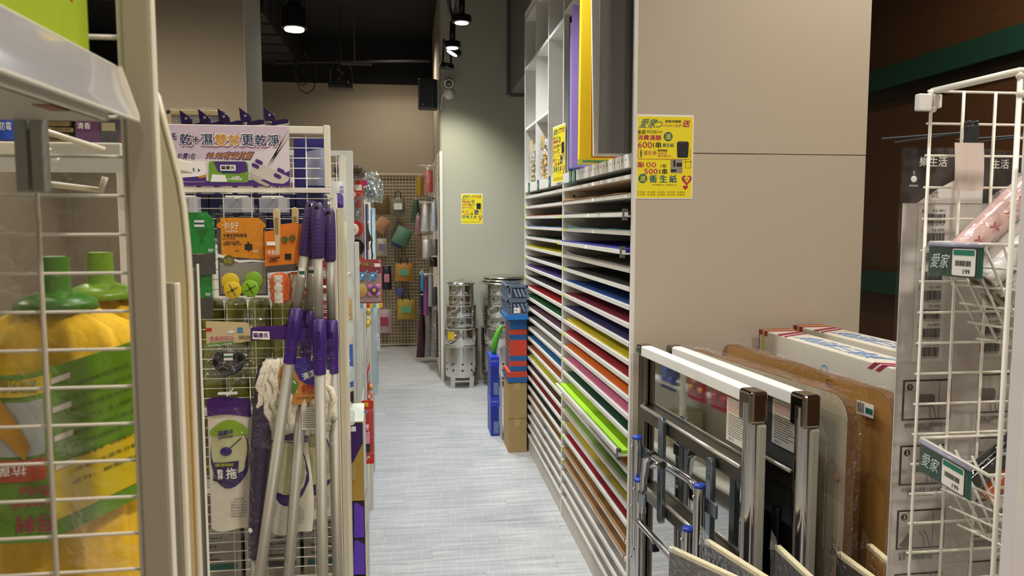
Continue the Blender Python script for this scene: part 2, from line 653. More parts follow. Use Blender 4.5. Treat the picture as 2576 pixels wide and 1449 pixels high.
for i, (lx, ly) in enumerate(AISLE_LAMPS[:3]):
    tracklamp(lx, ly, 0, 'black track spotlight over the aisle above the ' + ('wire rack and tables', 'near bay of the paper cabinet', 'divider between the paper cabinet bays')[i])
t = thing('ceiling_downlight', 'round black ceiling downlight glowing warm white', 'downlight', (-.98, 7.03, 3.3))
hd = obj('housing', MB().lathe((-.98, 7.03, 3.27), [(.05, .6), (.05, .2), (.1, .16), (.11, .05), (.11, 0), (.1, -.005)], 24), BLACKP, t, smooth=2)
obj('lens', MB().lathe((-.98, 7.03, 3.26), [(.085, 0), (.08, -.012), (.03, -.02)], 20), mat('warm_led_lens', '#fff4e2', .3, var=0, emit=14), hd)

# loudspeaker and dome camera on the far column
t = thing('loudspeaker', 'black wall loudspeaker hung on the side of the far column', 'speaker', (.2, 7.72, 2.7))
SPK = mat('black_speaker_shell', '#20262a', .4, var=.05)
obj('cabinet', MB().prism([(0, 0), (.145, -.02), (.185, .02), (.185, .2), (0, .16)], (.09, 7.6, 2.69), (1, 0, 0), (0, 1, 0), (0, 0, .28)), SPK, t, bevel=.012)
obj('bracket', MB().box(.275, .297, 7.66, 7.72, 2.68, 2.97), W_LAM, t)
obj('emblem', MB().box(.125, .14, 7.585, 7.59, 2.72, 2.728), mat('silver_emblem', '#b8b8b8', .3, .8), t)
t = thing('security_camera', 'white dome security camera with ring of infrared lamps on the column', 'camera', (.385, 7.6, 2.86))
obj('mount', MB().lathe((.388, 7.628, 2.83), [(.05, 0), (.05, .02), (.035, .045)], 20, (0, -1, 0)), WHITE, t, True)
obj('camera_barrel', MB().tube([(.385, 7.6, 2.95), (.383, 7.55, 2.93), (.38, 7.48, 2.905)], [.03, .042, .042], 16), WHITE, t, smooth=2)
fa = obj('camera_face', MB().lathe((.38, 7.478, 2.904), [(.034, 0), (.03, .004)], 16, (0, -.94, -.34)), BLACKP, t)
obj('infrared_lamps', MB().add([], []).lathe((.38, 7.472, 2.902), [(.007, 0), (.006, .003)], 8, (0, -.94, -.34)), W_LAM, fa)
mbi = MB()
for k in range(6):
    a = k * PI / 3
    mbi.lathe((.38 + .02 * math.cos(a), 7.472, 2.902 + .02 * math.sin(a)), [(.005, 0), (.004, .003)], 6, (0, -.94, -.34))
obj('infrared_lamps', mbi, W_LAM, fa)
obj('clear_dome', MB().ball((.388, 7.57, 2.82), .042, 14, 10), FILMS, t, True)
obj('lead', MB().tube([(.36, 7.6, 2.87), (.32, 7.62, 2.8), (.306, 7.615, 2.68)], .005, 6), WHITE, t)
# ================================================================ paper cabinet on the right of the aisle
CX, CY0, CY1, CYM = .795, 2.70, 5.345, 3.985
cab = thing('paper_cabinet', 'tall white laminate paper cabinet with rows of shallow open trays', 'cabinet', (1.24, 4.0, 0))
PANELM = mat('beige_panel_laminate', '#b3a898', .5, var=.02, scale=60, bump=.02)
obj('end_panel', MB().box(CX + .012, 1.69, CY0, CY0 + .02, 0, 1.843), PANELM, cab)
obj('end_panel', MB().box(CX + .012, 1.69, CY0, CY0 + .02, 1.846, 3.2), PANELM, cab)
for y0, y1 in ((CY0 - .001, CY0 + .022), (CYM - .011, CYM + .011), (CY1 - .02, CY1)):
    obj('upright', MB().box(CX, CX + .012 if y0 < 2.8 else 1.68, y0, y1, 0, 3.0), W_LAM, cab, bevel=.001)
obj('back_panel', MB().box(1.66, 1.68, CY0 + .02, CY1 - .02, 0, 3.0), W_LAM, cab)
obj('plinth', MB().box(CX + .006, CX + .02, CY0 + .02, CYM - .011, 0, .085).box(CX + .006, CX + .02, CYM + .011, CY1 - .02, 0, .085), mat('plinth_laminate', '#b9b4a8', .45, var=.03), cab)
led = obj('ledge', MB().box(CX - .002, 1.66, CY0 + .022, CYM - .011, 1.795, 1.845).box(CX - .002, 1.66, CYM + .011, CY1 - .02, 1.795, 1.845), W_LAM, cab, bevel=.001)
for yy in (3.68, 3.77, 4.35, 4.75, 5.12):
    obj('shelf_tag', MB().box(CX - .006, CX - .003, yy - .028, yy + .028, 1.785, 1.855), GREENTAG, led)
    lettering('金\n2元' if yy < 4 else '銀3', (CX - .0065, yy, 1.82), -Y_, Z_, .033, .045 if yy < 4 else .03, WHITE, led)
# ruler marks along the ledge
mk = MB()
for k in range(14):
    yy = 2.78 + k * .055
    mk.box(CX - .0026, CX - .002, yy, yy + .012, 1.822, 1.828)
obj('printed_marks', mk, mat('grey_print', '#7a7672', .6), led)['kind'] = 'stuff'
# upper pigeonholes
for yy in (4.435, 4.873):
    obj('divider', MB().box(CX + .002, 1.66, yy - .009, yy + .009, 1.845, 2.98), W_LAM, cab)
for zz in (2.24, 2.65, 2.98):
    for a, b in ((CYM + .011, 4.426), (4.444, 4.864), (4.882, CY1 - .02)):
        if zz == 2.24 and a < 4.1:
            continue
        obj('pigeonhole_shelf', MB().box(CX + .004, 1.66, a, b, zz - .018, zz), W_LAM, cab)
obj('pigeonhole_shelf', MB().box(CX + .004, 1.66, CY0 + .02, CYM - .011, 2.655, 2.675), W_LAM, cab)
obj('cabinet_top', MB().box(CX, 1.68, CY0, CY1, 3.0, 3.02), W_LAM, cab)
ph = MB()
for zz in (1.93, 1.965, 2.0, 2.33, 2.36, 2.56, 2.6):
    ph.lathe((CX + .06, CYM + .0113, zz), [(.006, 0), (.005, .0012)], 8, (0, 1, 0)).lathe((CX + .06, CYM - .0113, zz - .2), [(.006, 0), (.005, .0012)], 8, (0, -1, 0))
obj('shelf_pin_holes', ph, BLACK, cab)['kind'] = 'stuff'

# trays with paper: 25 levels in each bay
ORD = ['topmost', 'second', 'third', 'fourth', 'fifth', 'sixth', 'seventh', 'eighth', 'ninth', 'tenth', 'eleventh', 'twelfth', 'thirteenth', 'fourteenth', 'fifteenth', 'sixteenth', 'seventeenth', 'eighteenth', 'nineteenth', 'twentieth', 'twenty-first', 'twenty-second', 'twenty-third', 'twenty-fourth', 'lowest']
TRAYM = mat('white_tray_laminate', '#d2cfc8', .4, var=.03)
LIME = mat('lime_price_tag', '#bfe02a', .5, var=.03)
NEARC = [('dark grey', '#4c4a47'), ('tan', '#a97f4e'), ('charcoal', '#403e3c'), ('dusty teal', '#5c8a93'), ('blue violet', '#2c2a86'), ('warm grey', '#8f8a86'), ('black', '#2b2b2b'), ('royal blue', '#164a97'), ('burgundy', '#7d1238'), ('navy', '#2c2a63'), ('mustard yellow', '#c9b91e'), ('brick red', '#9c1f24'), ('orange', '#df6f22'), ('pink', '#d4749c'), ('dark green', '#0f4a34'), ('lime green', '#9fd21c'), ('ochre', '#cf8a1c'), ('sage green', '#84a85a'), ('straw yellow', '#c2b13c'), ('crimson', '#9c1732'), ('kraft brown', '#8a6538'), ('light kraft', '#8f6a42'), ('pale grey', '#a9a6a8'), ('silver grey', '#b0adac'), ('off-white', '#bcb9b2')]
FARC = [('off-white', '#cfcac2'), ('brown', '#6f4b35'), ('rust orange', '#a2482a'), ('steel blue', '#2f5f93'), ('forest green', '#1f3d2a'), ('yellow', '#c4ba1c'), ('slate', '#454649'), ('violet', '#5a3f98'), ('graphite', '#3a3a3c'), ('red', '#b5202a'), ('emerald green', '#15602f'), ('plum', '#6c4560'), ('smoke grey', '#626465'), ('cloud grey', '#9c9b99'), ('azure blue', '#1968a8'), ('terracotta', '#b45c31'), ('chartreuse', '#c6c82a'), ('dark brown', '#4d3a30'), ('maroon', '#81191f'), ('jet black', '#26282d'), ('caramel', '#87622e'), ('dove grey', '#a5a29c'), ('stone grey', '#aaa69f'), ('ash grey', '#b1ada6'), ('pearl grey', '#b5b1a9')]
rp = random.Random(5)
tray_mesh = {}
for bay, (y0, y1, cols, where) in enumerate(((CY0 + .022, CYM - .011, NEARC, 'bay beside the poster wall'), (CYM + .011, CY1 - .02, FARC, 'bay beside the stacked cartons'))):
    for k in range(25):
        z = 1.77 - .0687 * k
        pull = 0.
        if bay == 0:
            pull = {2: .022, 4: .03, 15: .035, 23: 0}.get(k, 0)
        mb = MB().box(CX - .001 - pull, CX + .013 - pull, y0 + .002, y1 - .002, z - .0165, z - .001)
        mb.box(CX + .013 - pull, 1.62, y0 + .004, y1 - .004, z - .018, z - .012)
        tr = obj('tray', mb, TRAYM, cab)
        if rp.random() < .62:
            obj('price_tag', MB().box(CX - .0025 - pull, CX - .001 - pull, y1 - .065, y1 - .012, z - .0162, z - .0012), LIME, tr)
        if bay == 0 and k in (0, 1, 2, 3, 4):
            obj('tape_strip', MB().box(CX - .002 - pull, CX - .001 - pull, 3.28, 3.32, z - .0165, z - .001), WHITE, tr)
        if pull:
            obj('end_clip', MB().box(CX - .004 - pull, CX + .012 - pull, y0 + .003, y0 + .02, z - .03, z + .012), mat('grey_clip', '#5c5c5a', .4, .4), tr)
        for e in (0, 1):
            pass
        cname, chex = cols[k]
        m = mat('paper_' + cname.replace(' ', '_').replace('-', '_'), chex, .75, var=.05, scale=8)
        h = rp.uniform(.006, .013)
        e0, e1 = rp.uniform(.01, .03), rp.uniform(.015, .06)
        zz = z - .012
        xf = CX + .014 - pull + rp.uniform(0, .004)
        if k in (1, 20, 21) and bay == 0:
            xf -= .02
        curl = .012 if rp.random() < .35 else .003
        ph1, ph2 = rp.uniform(0, 6), rp.uniform(0, 6)
        a, b = y0 + e0, y1 - e1
        zlip = .0015 if xf < CX + .012 - pull else 0

        def top(u, v, xf=xf, a=a, b=b, zz=zz, h=h, curl=curl, ph1=ph1):
            x = xf + (1.55 - xf) * v ** 1.5
            f = max(0, 1 - v * 4) ** 2
            return (x, a + (b - a) * u, zz + max(h, .0145 if v == 0 else h) + curl * f * (u ** 6 + .25 * math.sin(u * 9 + ph1) ** 2))

        ps = MB().sheet(8, 4, top)
        n = len(ps.v)
        # front and side faces make it a stack
        ft = [top(i / 8, 0) for i in range(9)]
        ps.add(ft + [(p[0], p[1], zz + (.0135 if p[0] < CX + .013 - pull else 0)) for p in ft], [(i, i + 9, i + 10, i + 1) for i in range(8)])
        ps.add([top(1, j / 4) for j in range(5)] + [(top(1, j / 4)[0], b, zz) for j in range(5)], [(j, j + 1, j + 6, j + 5) for j in range(4)])
        ps.add([top(0, j / 4) for j in range(5)] + [(top(0, j / 4)[0], a, zz) for j in range(5)], [(j + 1, j, j + 5, j + 6) for j in range(4)])
        o = obj('paper_stack', ps, m)
        tag(o, '%s paper stack on the %s tray, %s' % (cname, ORD[k], where), 'paper', 'paper stacks in the trays')

# foam boards standing in the upper compartment
FB = [('dark grey', '#565450', 2.748, .010, .680, 2.63, 0), ('white', '#e6e2d6', 2.84, .012, .684, 2.63, .03), ('cream', '#e9e0bf', 2.875, .006, .69, 2.6, .02), ('pale yellow', '#efe08a', 2.9, .006, .70, 2.58, .015), ('red', '#c22a20', 2.935, .008, .705, 2.58, 0), ('amber', '#d9a41c', 2.96, .008, .70, 2.6, 0), ('bright yellow', '#f0cf14', 3.05, .035, .676, 2.64, -.01),
      ('green', '#2f9b5c', 3.16, .008, .715, 2.2, 0), ('salmon', '#e8766a', 3.22, .008, .724, 2.2, 0), ('lime', '#a8cb3a', 3.32, .012, .732, 2.2, 0), ('lavender', '#9a7cc2', 3.47, .014, .732, 2.565, 0), ('lilac', '#b79fd6', 3.52, .008, .735, 2.5, 0), ('cobalt blue', '#2f5fc6', 3.57, .012, .745, 2.45, 0), ('sky blue', '#6fa8e0', 3.61, .008, .752, 2.42, 0), ('black', '#141416', 3.72, .012, .772, 2.58, 0)]
for cname, chex, yy, th, x0, zt, lean in FB:
    m = mat('foam_' + cname.replace(' ', '_'), chex, .6, var=.03)
    mb = MB().prism([(x0, 1.846), (x0 + .6, 1.846), (x0 + .6 + lean, zt), (x0 + lean * .4 - lean, zt)], (0, yy, 0), (1, 0, 0), (0, 0, 1), (0, th, 0))
    o = obj('foam_board', mb, m, bevel=.0006)
    tag(o, '%s foam board standing in the upper cabinet compartment' % cname, 'board', 'foam boards in the cabinet')

# bags of small bells in the pigeonholes
GOLD = mat('gold_bells', '#c9a24a', .22, .85, var=.15, scale=80)
SILV = mat('silver_bells', '#c8c4b8', .22, .85, var=.15, scale=80)
GRNB = mat('green_gold_bells', '#a8a060', .25, .7, var=.4, scale=40)
for yy, m, lb, ht in ((5.1, GRNB, 'clear bag of gold and green bells beside the far cabinet upright', .26), (4.66, GOLD, 'clear bag of gold bells with a tan header card', .25), (4.2, SILV, 'clear bag of silver bells beside the hanging yellow poster', .24)):
    t = thing('bag_of_bells', lb, 'bag', (.9, yy, 1.846), group='bags of bells in the pigeonholes')
    bl = MB()
    for k in range(110):
        r = rp.uniform(.008, .015)
        bl.ball((.808 + rp.uniform(0, .12), yy + rp.uniform(-.1, .1) * .8, 1.862 + rp.uniform(0, 1) * ht * .75), r, 7, 5)
    o = obj('bells', bl, m, t, True)
    o['kind'] = 'stuff'
    obj('header_card', MB().box(.802, .806, yy - .06, yy + .06, 1.846 + ht * .78, 1.846 + ht * 1.1), mat('tan_card', '#b59a62', .6), t)
    obj('film', MB().box(.797, .945, yy - .11, yy + .11, 1.847, 1.846 + ht), FILM2, t, bevel=.02)


# ---------------------------------------------------------------- the yellow sale poster, A4
def make_poster(loc, rz, label):
    t = thing('sale_poster', label, 'poster', loc, rz, 'yellow sale posters')
    F = -.0004

    def L(s, x, z, w, h, m, bold=.02, shear=0., name='lettering', y=F * 2):
        obj(name, write(MB(), s, (x, y, z), X_, Z_, w, h, bold, shear), m, t, local=True)

    sh = MB().sheet(6, 8, lambda u, v: (.21 * u - .105, -.006 * (1 - v) ** 3 * math.sin(u * PI) - .0005 + .0, .297 * v - .1485))
    obj('sheet', MB().box(-.106, .106, -.0006, 0, -.15, .15), mat('poster_paper', '#e9e6da', .6), t, local=True)
    obj('print_field', MB().box(-.1025, .1025, F * 2, F, -.146, .143), YELLOWP, t, local=True)
    Y = F * 3
    # store logo with cloud outline
    L('愛家', -.062, .118, .058, .033, TEALP, .02, .25, 'logo', Y)
    cl = MB()
    cl.tube([(-.035, Y, .108), (-.025, Y, .106), (-.013, Y, .112), (-.012, Y, .122), (-.022, Y, .126), (-.03, Y, .121), (-.036, Y, .127), (-.042, Y, .121)], .0013, 5)
    obj('logo', cl, TEALP, t, local=True)
    L('感恩母親節', .029, .1265, .06, .0095, BLACK, .03, 0, y=Y)
    L('Outlet 大放', .026, .1125, .066, .012, MAGENTA, .01, .15, y=Y)
    L('送', .078, .12, .027, .025, MAGENTA, .05, .2, y=Y)
    L('全店', -.088, .088, .03, .015, BLACK, .05, y=Y)
    L('即日起-5/9', -.04, .0885, .056, .0115, BLACK, .0, y=Y)
    L('消費滿額', -.059, .068, .087, .018, MAGENTA, .04, y=Y)
    obj('badge', MB().prism(circ(.0165, 24, .011, .0725), (0, Y, 0), X_, Z_, (0, -.0003, 0)), TEALP, t, local=True)
    L('送', .011, .0725, .02, .02, YELLOWP, .04, y=Y * 2)
    L('600', -.075, .042, .052, .022, MAGENTA, .02, y=Y)
    L('1串', -.03, .042, .03, .021, BLACK, .04, y=Y)
    L('衛生紙', .012, .042, .043, .0135, TEALP, .03, y=Y)
    L('加\n碼\n送', -.089, .0115, .009, .028, BLACK, .02, y=Y)
    L('摸彩券', -.055, .0135, .049, .0165, MAGENTA, .01, y=Y)
    L('最高價值', -.009, .023, .035, .008, BLACK, .03, y=Y)
    L('6000元', -.009, .013, .034, .0085, MAGENTA, .0, y=Y)
    L('氣炸鍋1台', -.002, .0035, .048, .0085, MAGENTA, .01, y=Y)
    obj('rule', MB().tube([(-.1, Y, .03), (-.1, Y, -.004), (-.095, Y, -.008), (.09, Y, -.008), (.095, Y, -.004), (.095, Y, .03)], .0008, 4), MAGENTA, t, local=True)
    # air fryer picture
    obj('printed_picture', MB().prism([(.046, .001), (.044, .05), (.05, .056), (.084, .056), (.089, .05), (.087, .001), (.082, -.002), (.05, -.002)], (0, Y, 0), X_, Z_, (0, -.0003, 0)), BLACK, t, local=True)
    obj('printed_detail', MB().box(.058, .076, Y - .0006, Y - .0003, .015, .0165).prism(rrect(.03, .005, .002, 3, .066, .052), (0, Y - .0004, 0), X_, Z_, (0, -.0002, 0)), DGRAY, t, local=True)
    L('滿', -.094, -.0285, .02, .02, MAGENTA, .04, y=Y)
    L('100', -.057, -.0285, .05, .018, MAGENTA, .0, y=Y)
    L('1包', -.004, -.0315, .02, .0125, BLACK, .03, y=Y)
    L('500', -.051, -.052, .05, .019, MAGENTA, .02, y=Y)
    L('1串', -.005, -.052, .029, .02, BLACK, .04, y=Y)
    obj('printed_picture', MB().box(.022, .066, Y * 1.3, Y, -.057, -.008), mat('photo_grey', '#8d8578', .6, var=.7, scale=90), t, local=True)
    obj('printed_detail', MB().box(.024, .044, Y * 1.6, Y * 1.3, -.053, -.044).box(.032, .04, Y * 1.6, Y * 1.3, -.035, -.012).box(.044, .064, Y * 1.6, Y * 1.3, -.034, -.02), BLACK, t, local=True)
    obj('printed_sketch', MB().tube([(.078, Y, -.006), (.078, Y, -.038), (.098, Y, -.038), (.098, Y, -.01)], .0006, 4).tube([(.073, Y, -.018), (.101, Y, -.015)], .0006, 4), BLACK, t, local=True)
    obj('badge', MB().prism(circ(.0165, 24, -.081, -.0775), (0, Y, 0), X_, Z_, (0, -.0003, 0)), TEALP, t, local=True)
    L('送', -.081, -.0775, .02, .02, YELLOWP, .04, y=Y * 2)
    L('衛 生 紙', -.005, -.0785, .102, .027, TEALP, .05, y=Y)
    # heart badge
    hp = []
    for k in range(28):
        a = 2 * PI * k / 28
        hp.append((16 * math.sin(a) ** 3, 13 * math.cos(a) - 5 * math.cos(2 * a) - 2 * math.cos(3 * a) - math.cos(4 * a)))
    obj('heart_badge', MB().prism([(.0835 + p[0] * .00118, -.0815 + p[1] * .0013) for p in hp], (0, Y, 0), X_, Z_, (0, -.0003, 0)), MAGENTA, t, local=True)
    obj('heart_inset', MB().prism([(.084 + p[0] * .0007, -.08 + p[1] * .0008) for p in hp], (0, Y - .0004, 0), X_, Z_, (0, -.0002, 0)), YELLOWP, t, local=True)
    obj('heart_badge', MB().prism([(.079 + p[0] * .0006, -.1085 + p[1] * .0006) for p in hp], (0, Y, 0), X_, Z_, (0, -.0004, 0)), MAGENTA, t, local=True)
    L("Mother's", .086, -.079, .028, .007, MAGENTA, .0, .2, y=Y * 2.6)
    sm = MB()
    for rr in range(2):
        for k, q in enumerate(('文具用品', '五金家電', '廚房用品', '生活百貨', '寵物用品')):
            xx = -.085 + k * .037
            write(sm, q, (xx + .004, Y, -.126 - rr * .009), X_, Z_, .02, .005, .0)
            sm.tube([(xx - .014, Y, -.128 - rr * .009), (xx - .014, Y, -.1235 - rr * .009), (xx - .0095, Y, -.1235 - rr * .009), (xx - .0095, Y, -.128 - rr * .009), (xx - .014, Y, -.128 - rr * .009)], .0004, 4)
    write(sm, '每日限量600份，單筆限送1份', (.0, Y, -.1), X_, Z_, .09, .0045, .0)
    obj('lettering', sm, BLACK, t, local=True)
    tp = MB().box(-.1, -.08, -.0012, .0, .142, .156).box(.08, .1, -.0012, 0, .142, .156)
    return t


P1 = make_poster((.912, 2.699, 1.83), 0, 'yellow sale poster taped to the beige panel beside the paper trays')
dup(P1, (.608, 7.629, 1.72), 0, 'yellow sale poster taped to the pale far column above the steel bins')
dup(P1, (.786, 4.045, 1.955), -PI / 2 + .12, 'yellow sale poster hung edge-on from the cabinet upright by the foam boards')
# ================================================================ folding tables stood on end before the panel
class Frame:
    """a = along the table from its far end, n = out towards the aisle, z = up"""
    def __init__(s, P, Q):
        s.P = Vector((P[0], P[1], 0))
        s.e = (Vector((Q[0], Q[1], 0)) - s.P).normalized()
        s.N = Vector((s.e.y, -s.e.x, 0))
        if s.N.x > 0:
            s.N = -s.N
        s.M = Matrix(((s.e.x, s.N.x, 0, s.P.x), (s.e.y, s.N.y, 0, s.P.y), (0, 0, 1, 0), (0, 0, 0, 1)))

    def __call__(s, a, n, z):
        return s.P + s.e * a + s.N * n + Z_ * z


WRAIL = mat('white_edge_rail', '#e3e2dd', .4, var=.02)
DKSTEEL = mat('dark_steel_channel', '#6d675c', .28, .9, var=.1)
BLUECAP = mat('blue_plastic_cap', '#2340b0', .35, var=.04)
LABELP = mat('label_paper', '#dcd6ca', .6, var=.02)
BLUESTEEL = mat('zinc_plate', '#8f9aa2', .25, .9, var=.15, scale=20)
CORNER = mat('chrome_corner', '#8f887c', .14, 1., var=.05)


def table_label(F, a0, a1, z0, z1, n, parent, slant=0.):
    ps = obj('instruction_label', MB(F.M).box(a0, a1, n, n + .0006, z0, z1), LABELP, parent)
    q = MB(F.M)
    ring_rows(q, (a0 + .01, n + .0008, z0 + (z1 - z0) * .68), X_, Z_, (a1 - a0) * .8, (z1 - z0) * .24, 6, 1, seed=3)
    o = obj('red_print_rows', q, REDP, ps)
    q = MB(F.M)
    ring_rows(q, (a0 + .012, n + .0008, z0 + (z1 - z0) * .12), X_, Z_, (a1 - a0) * .8, (z1 - z0) * .52, 10, 1, seed=5)
    obj('black_print_rows', q, DGRAY, ps)
    q = MB(F.M)
    write(q, '36-7.1', (a0 + .03, n + .0008, z0 + .009), X_, Z_, .03, .009, .02)
    obj('stamped_number', q, mat('blue_ink', '#2a3f9a', .6), ps)


def steel_table(P, Q, L, zt, label, panel_m, legs, name='folding_table'):
    F = Frame(P, Q)
    t = thing(name, label, 'table', F(L / 2, 0, 0), group='folding tables stood on end')
    obj('top_rail', MB(F.M).box(.045, L - .06, -.04, .002, zt - .034, zt), WRAIL, t, bevel=.003)
    obj('bottom_rail', MB(F.M).box(.045, L - .06, -.04, .002, .002, .036), WRAIL, t, bevel=.003)
    mb = MB(F.M)
    for k in range(3):
        mb.tube([(.008 + .016 * k, -.018, .0), (.008 + .016 * k, -.018, zt - .02)], .0125, 10)
    obj('end_stile', mb, CORNER, t, smooth=2)
    obj('end_stile', MB(F.M).tube([(L - .024, -.012, 0), (L - .024, -.012, zt - .03)], .022, 18), CHROME, t, smooth=2)
    obj('edge_strip', MB(F.M).box(L - .014, L + .003, -.042, -.016, 0, zt - .084), mat('grey_edge_strip', '#a9a79d', .4, var=.03), t, bevel=.006)
    for a0, a1 in ((0, .05), (L - .065, L + .002)):
        obj('corner_cap', MB(F.M).box(a0, a1, -.045, .006, zt - .085 if a0 else zt - .034, zt + .003), CORNER, t, bevel=.01, seg=3)
    obj('table_top', MB(F.M).box(.04, L - .05, -.036, -.03, .03, zt - .03), panel_m, t)
    for z0 in (.9, .62):
        obj('cross_channel', MB(F.M).box(.02, L - .05, -.03, -.004, z0, z0 + .046), DKSTEEL, t)
        obj('channel_lip', MB(F.M).tube([(.05, -.002, z0 + .047), (L - .06, -.002, z0 + .047)], .006, 8), mat('bright_lip', '#d8d2c4', .2, .6), t, True)
    ot = .006
    if legs:
        LG = ((.142, .05, .862), (.18, .056, .726), (.617, .05, .855), (.572, .062, .713))
        for a, n, z in LG:
            lg = obj('leg', MB(F.M).tube([(a, n, .02), (a, n, z)], .0172, 16), CHROME, t, smooth=2)
            obj('blue_cap', MB(F.M).lathe((a, n, z), [(.018, -.004), (.0183, .002), (.0145, .006), (.005, .008)], 14), BLUECAP, lg, True)
            obj('foot', MB(F.M).lathe((a, n, 0), [(.016, 0), (.016, .025)], 12), BLACKP, lg)
            sc = MB(F.M)
            for dz in (.03, .24, .42):
                sc.lathe((a, n + .0172, z - dz), [(.005, 0), (.005, .002), (.003, .004)], 8, (0, 1, 0))
            obj('rivet', sc, BRUSH, lg)
        obj('stretcher_tube', MB(F.M).tube([(.2, .05, .62), (.205, .05, .74), (.225, .05, .81), (.27, .05, .84), (.56, .05, .852), (.6, .05, .84), (.617, .05, .8)], .0125, 12), CHROME, t, smooth=2)
        obj('stretcher_grip', MB(F.M).tube([(.235, .05, .823), (.27, .05, .84), (.29, .05, .842)], .0137, 12), BLACKP, t, smooth=2)
        obj('stretcher_tube', MB(F.M).tube([(.186, .06, .585), (.57, .064, .577)], .0115, 12), CHROME, t, smooth=2)
        obj('clamp', MB(F.M).box(.33, .36, .055, .08, .55, .58), BLACKP, t, bevel=.004)
        for a, z in ((.255, .93), (.6, .9)):
            obj('hinge_bracket', MB(F.M).prism(rrect(.036, .36, .016, 4, a, z - .15), (0, .0, 0), X_, Z_, (0, .016, 0)), BLUESTEEL, t, bevel=.003)
        for a, n, z in ((.142, .05, .82), (.18, .08, .68), (.617, .05, .81)):
            obj('bracket_plate', MB(F.M).box(a - .012, a + .07, n - .022, n - .014, z - .028, z + .014), BLUESTEEL, t, bevel=.003)
        obj('spring_catch', MB(F.M).tube([(.34, .055, .835), (.345, .08, .825), (.4, .09, .85), (.43, .09, .86)], .008, 8), BRUSH, t, True)
        obj('catch_tip', MB(F.M).tube([(.43, .09, .858), (.455, .09, .866)], .011, 8), BLACKP, t)
    else:
        obj('leg', MB(F.M).tube([(.62, .012, .02), (.62, .012, .84)], .013, 12), mat('black_enamel_tube', '#16181a', .25, .3), t, smooth=2)
        obj('leg', MB(F.M).tube([(.74, .012, .02), (.74, .012, .84)], .013, 12), mat('black_enamel_tube', '#16181a'), t, smooth=2)
        obj('hinge_bracket', MB(F.M).box(.6, .8, -.004, .004, .3, .8), mat('black_bracket', '#101214', .3, .3), t)
    return t, F


T1, F1 = steel_table((.80, 2.64), (.865, 1.86), .803, 1.16, 'mirror-polished steel folding table with blue-capped chrome legs folded flat', STEEL, True)
table_label(F1, .615, .748, .985, 1.108, -.029, T1)
T2, F2 = steel_table((.905, 2.62), (.985, 1.78), .835, 1.158, 'folding table with dark grey underside and white printed label', mat('dark_grey_laminate', '#4a4c4a', .35, var=.03), False)
table_label(F2, .64, .775, .985, 1.115, -.029, T2)

# wrapped wooden table tops
MDF = mat('tan_board', '#a5793f', .5, var=.12, scale=5, stretch=(1, 1, 8))
EDGE = mat('brown_board_edge', '#6d4a26', .5, var=.15)
FLORAL = mat('floral_laminate', '#b9ad95', .4, var=.12, scale=14)


def wood_top(P, Q, L, zt, th, label, face_m, rim_m, name='table_top_board'):
    F = Frame(P, Q)
    t = thing(name, label, 'table top', F(L / 2, 0, 0), group='wrapped table tops')
    obj('board', MB(F.M).prism(rrect(L, zt, .06, 5, L / 2, zt / 2), (0, 0, 0), X_, Z_, (0, -th, 0)), rim_m, t, bevel=.002)
    obj('face_sheet', MB(F.M).prism(rrect(L - .006, zt - .006, .058, 5, L / 2, zt / 2), (0, .0015, 0), X_, Z_, (0, -.001, 0)), face_m, t)
    rr = random.Random(int(L * 1000))

    def wr(u, v, s=1):
        return F(-.008 + (L + .016) * u, .006 + .006 * math.sin(u * 9 + v * 4) + rr.uniform(-.002, .002), -.0 + (zt + .008 + .008 * math.sin(u * 14)) * v)
    w = MB().sheet(14, 12, wr)
    obj('wrapping_film', w, FILM, t, True)

    def wt(u, v):
        return F(-.008 + (L + .016) * u, .008 - (th + .02) * v, zt + .004 + .01 * math.sin(u * 14) * (1 - v) + rr.uniform(0, .004))
    obj('wrapping_film', MB().sheet(14, 3, wt), FILM2, t, True)
    obj('wrapping_film', MB().sheet(3, 10, lambda u, v: F(L + .008 + rr.uniform(-.003, .004), .01 - (th + .02) * u, .0 + zt * v)), FILM2, t, True)
    return t, F


T3, F3 = wood_top((.965, 2.56), (1.085, 1.80), .80, 1.158, .026, 'pale flower-patterned table top wrapped in clear film', FLORAL, EDGE)
fl2 = MB(F3.M)
rr = random.Random(8)
for k in range(40):
    a, z, r = rr.uniform(.6, .78), rr.uniform(.1, 1.1), rr.uniform(.005, .015)
    fl2.prism(circ(r, 9, a, z), (0, .0018 + .0002 * k, 0), X_, Z_, (0, .0001, 0))
obj('printed_flowers', fl2, mat('rose_print', '#b98a7c', .5, var=.5, scale=60), T3)['kind'] = 'stuff'
T4, F4 = wood_top((1.11, 2.62), (1.19, 1.74), .885, 1.165, .034, 'plain tan wooden table top wrapped in film with a barcode sticker', MDF, EDGE)
st = obj('barcode_sticker', MB(F4.M).box(.765, .83, .0145, .015, 1.095, 1.13), LABELP, T4)
q = MB(F4.M)
rr = random.Random(4)
a = .768
while a < .795:
    d = rr.uniform(.0006, .002)
    q.box(a, a + d, .015, .0153, 1.1, 1.126)
    a += d + rr.uniform(.0006, .002)
obj('barcode', q, BLACK, st)
obj('price_band', MB(F4.M).box(.8, .828, .015, .0153, 1.103, 1.118), GREENTAG, st)
obj('packing_tape', MB(F4.M).box(.63, .66, .0135, .014, 1.05, 1.16).obox((.58, .0145, .92), (.06, 0, .19), (.004, 0, -.0013), (0, .0004, 0)), film('brown_tape', '#e8c48a', base=.1), T4)
hg = obj('hinge_latch', MB(F4.M).box(.6, .625, .012, .03, .3, .86), BRUSH, T4, bevel=.003)

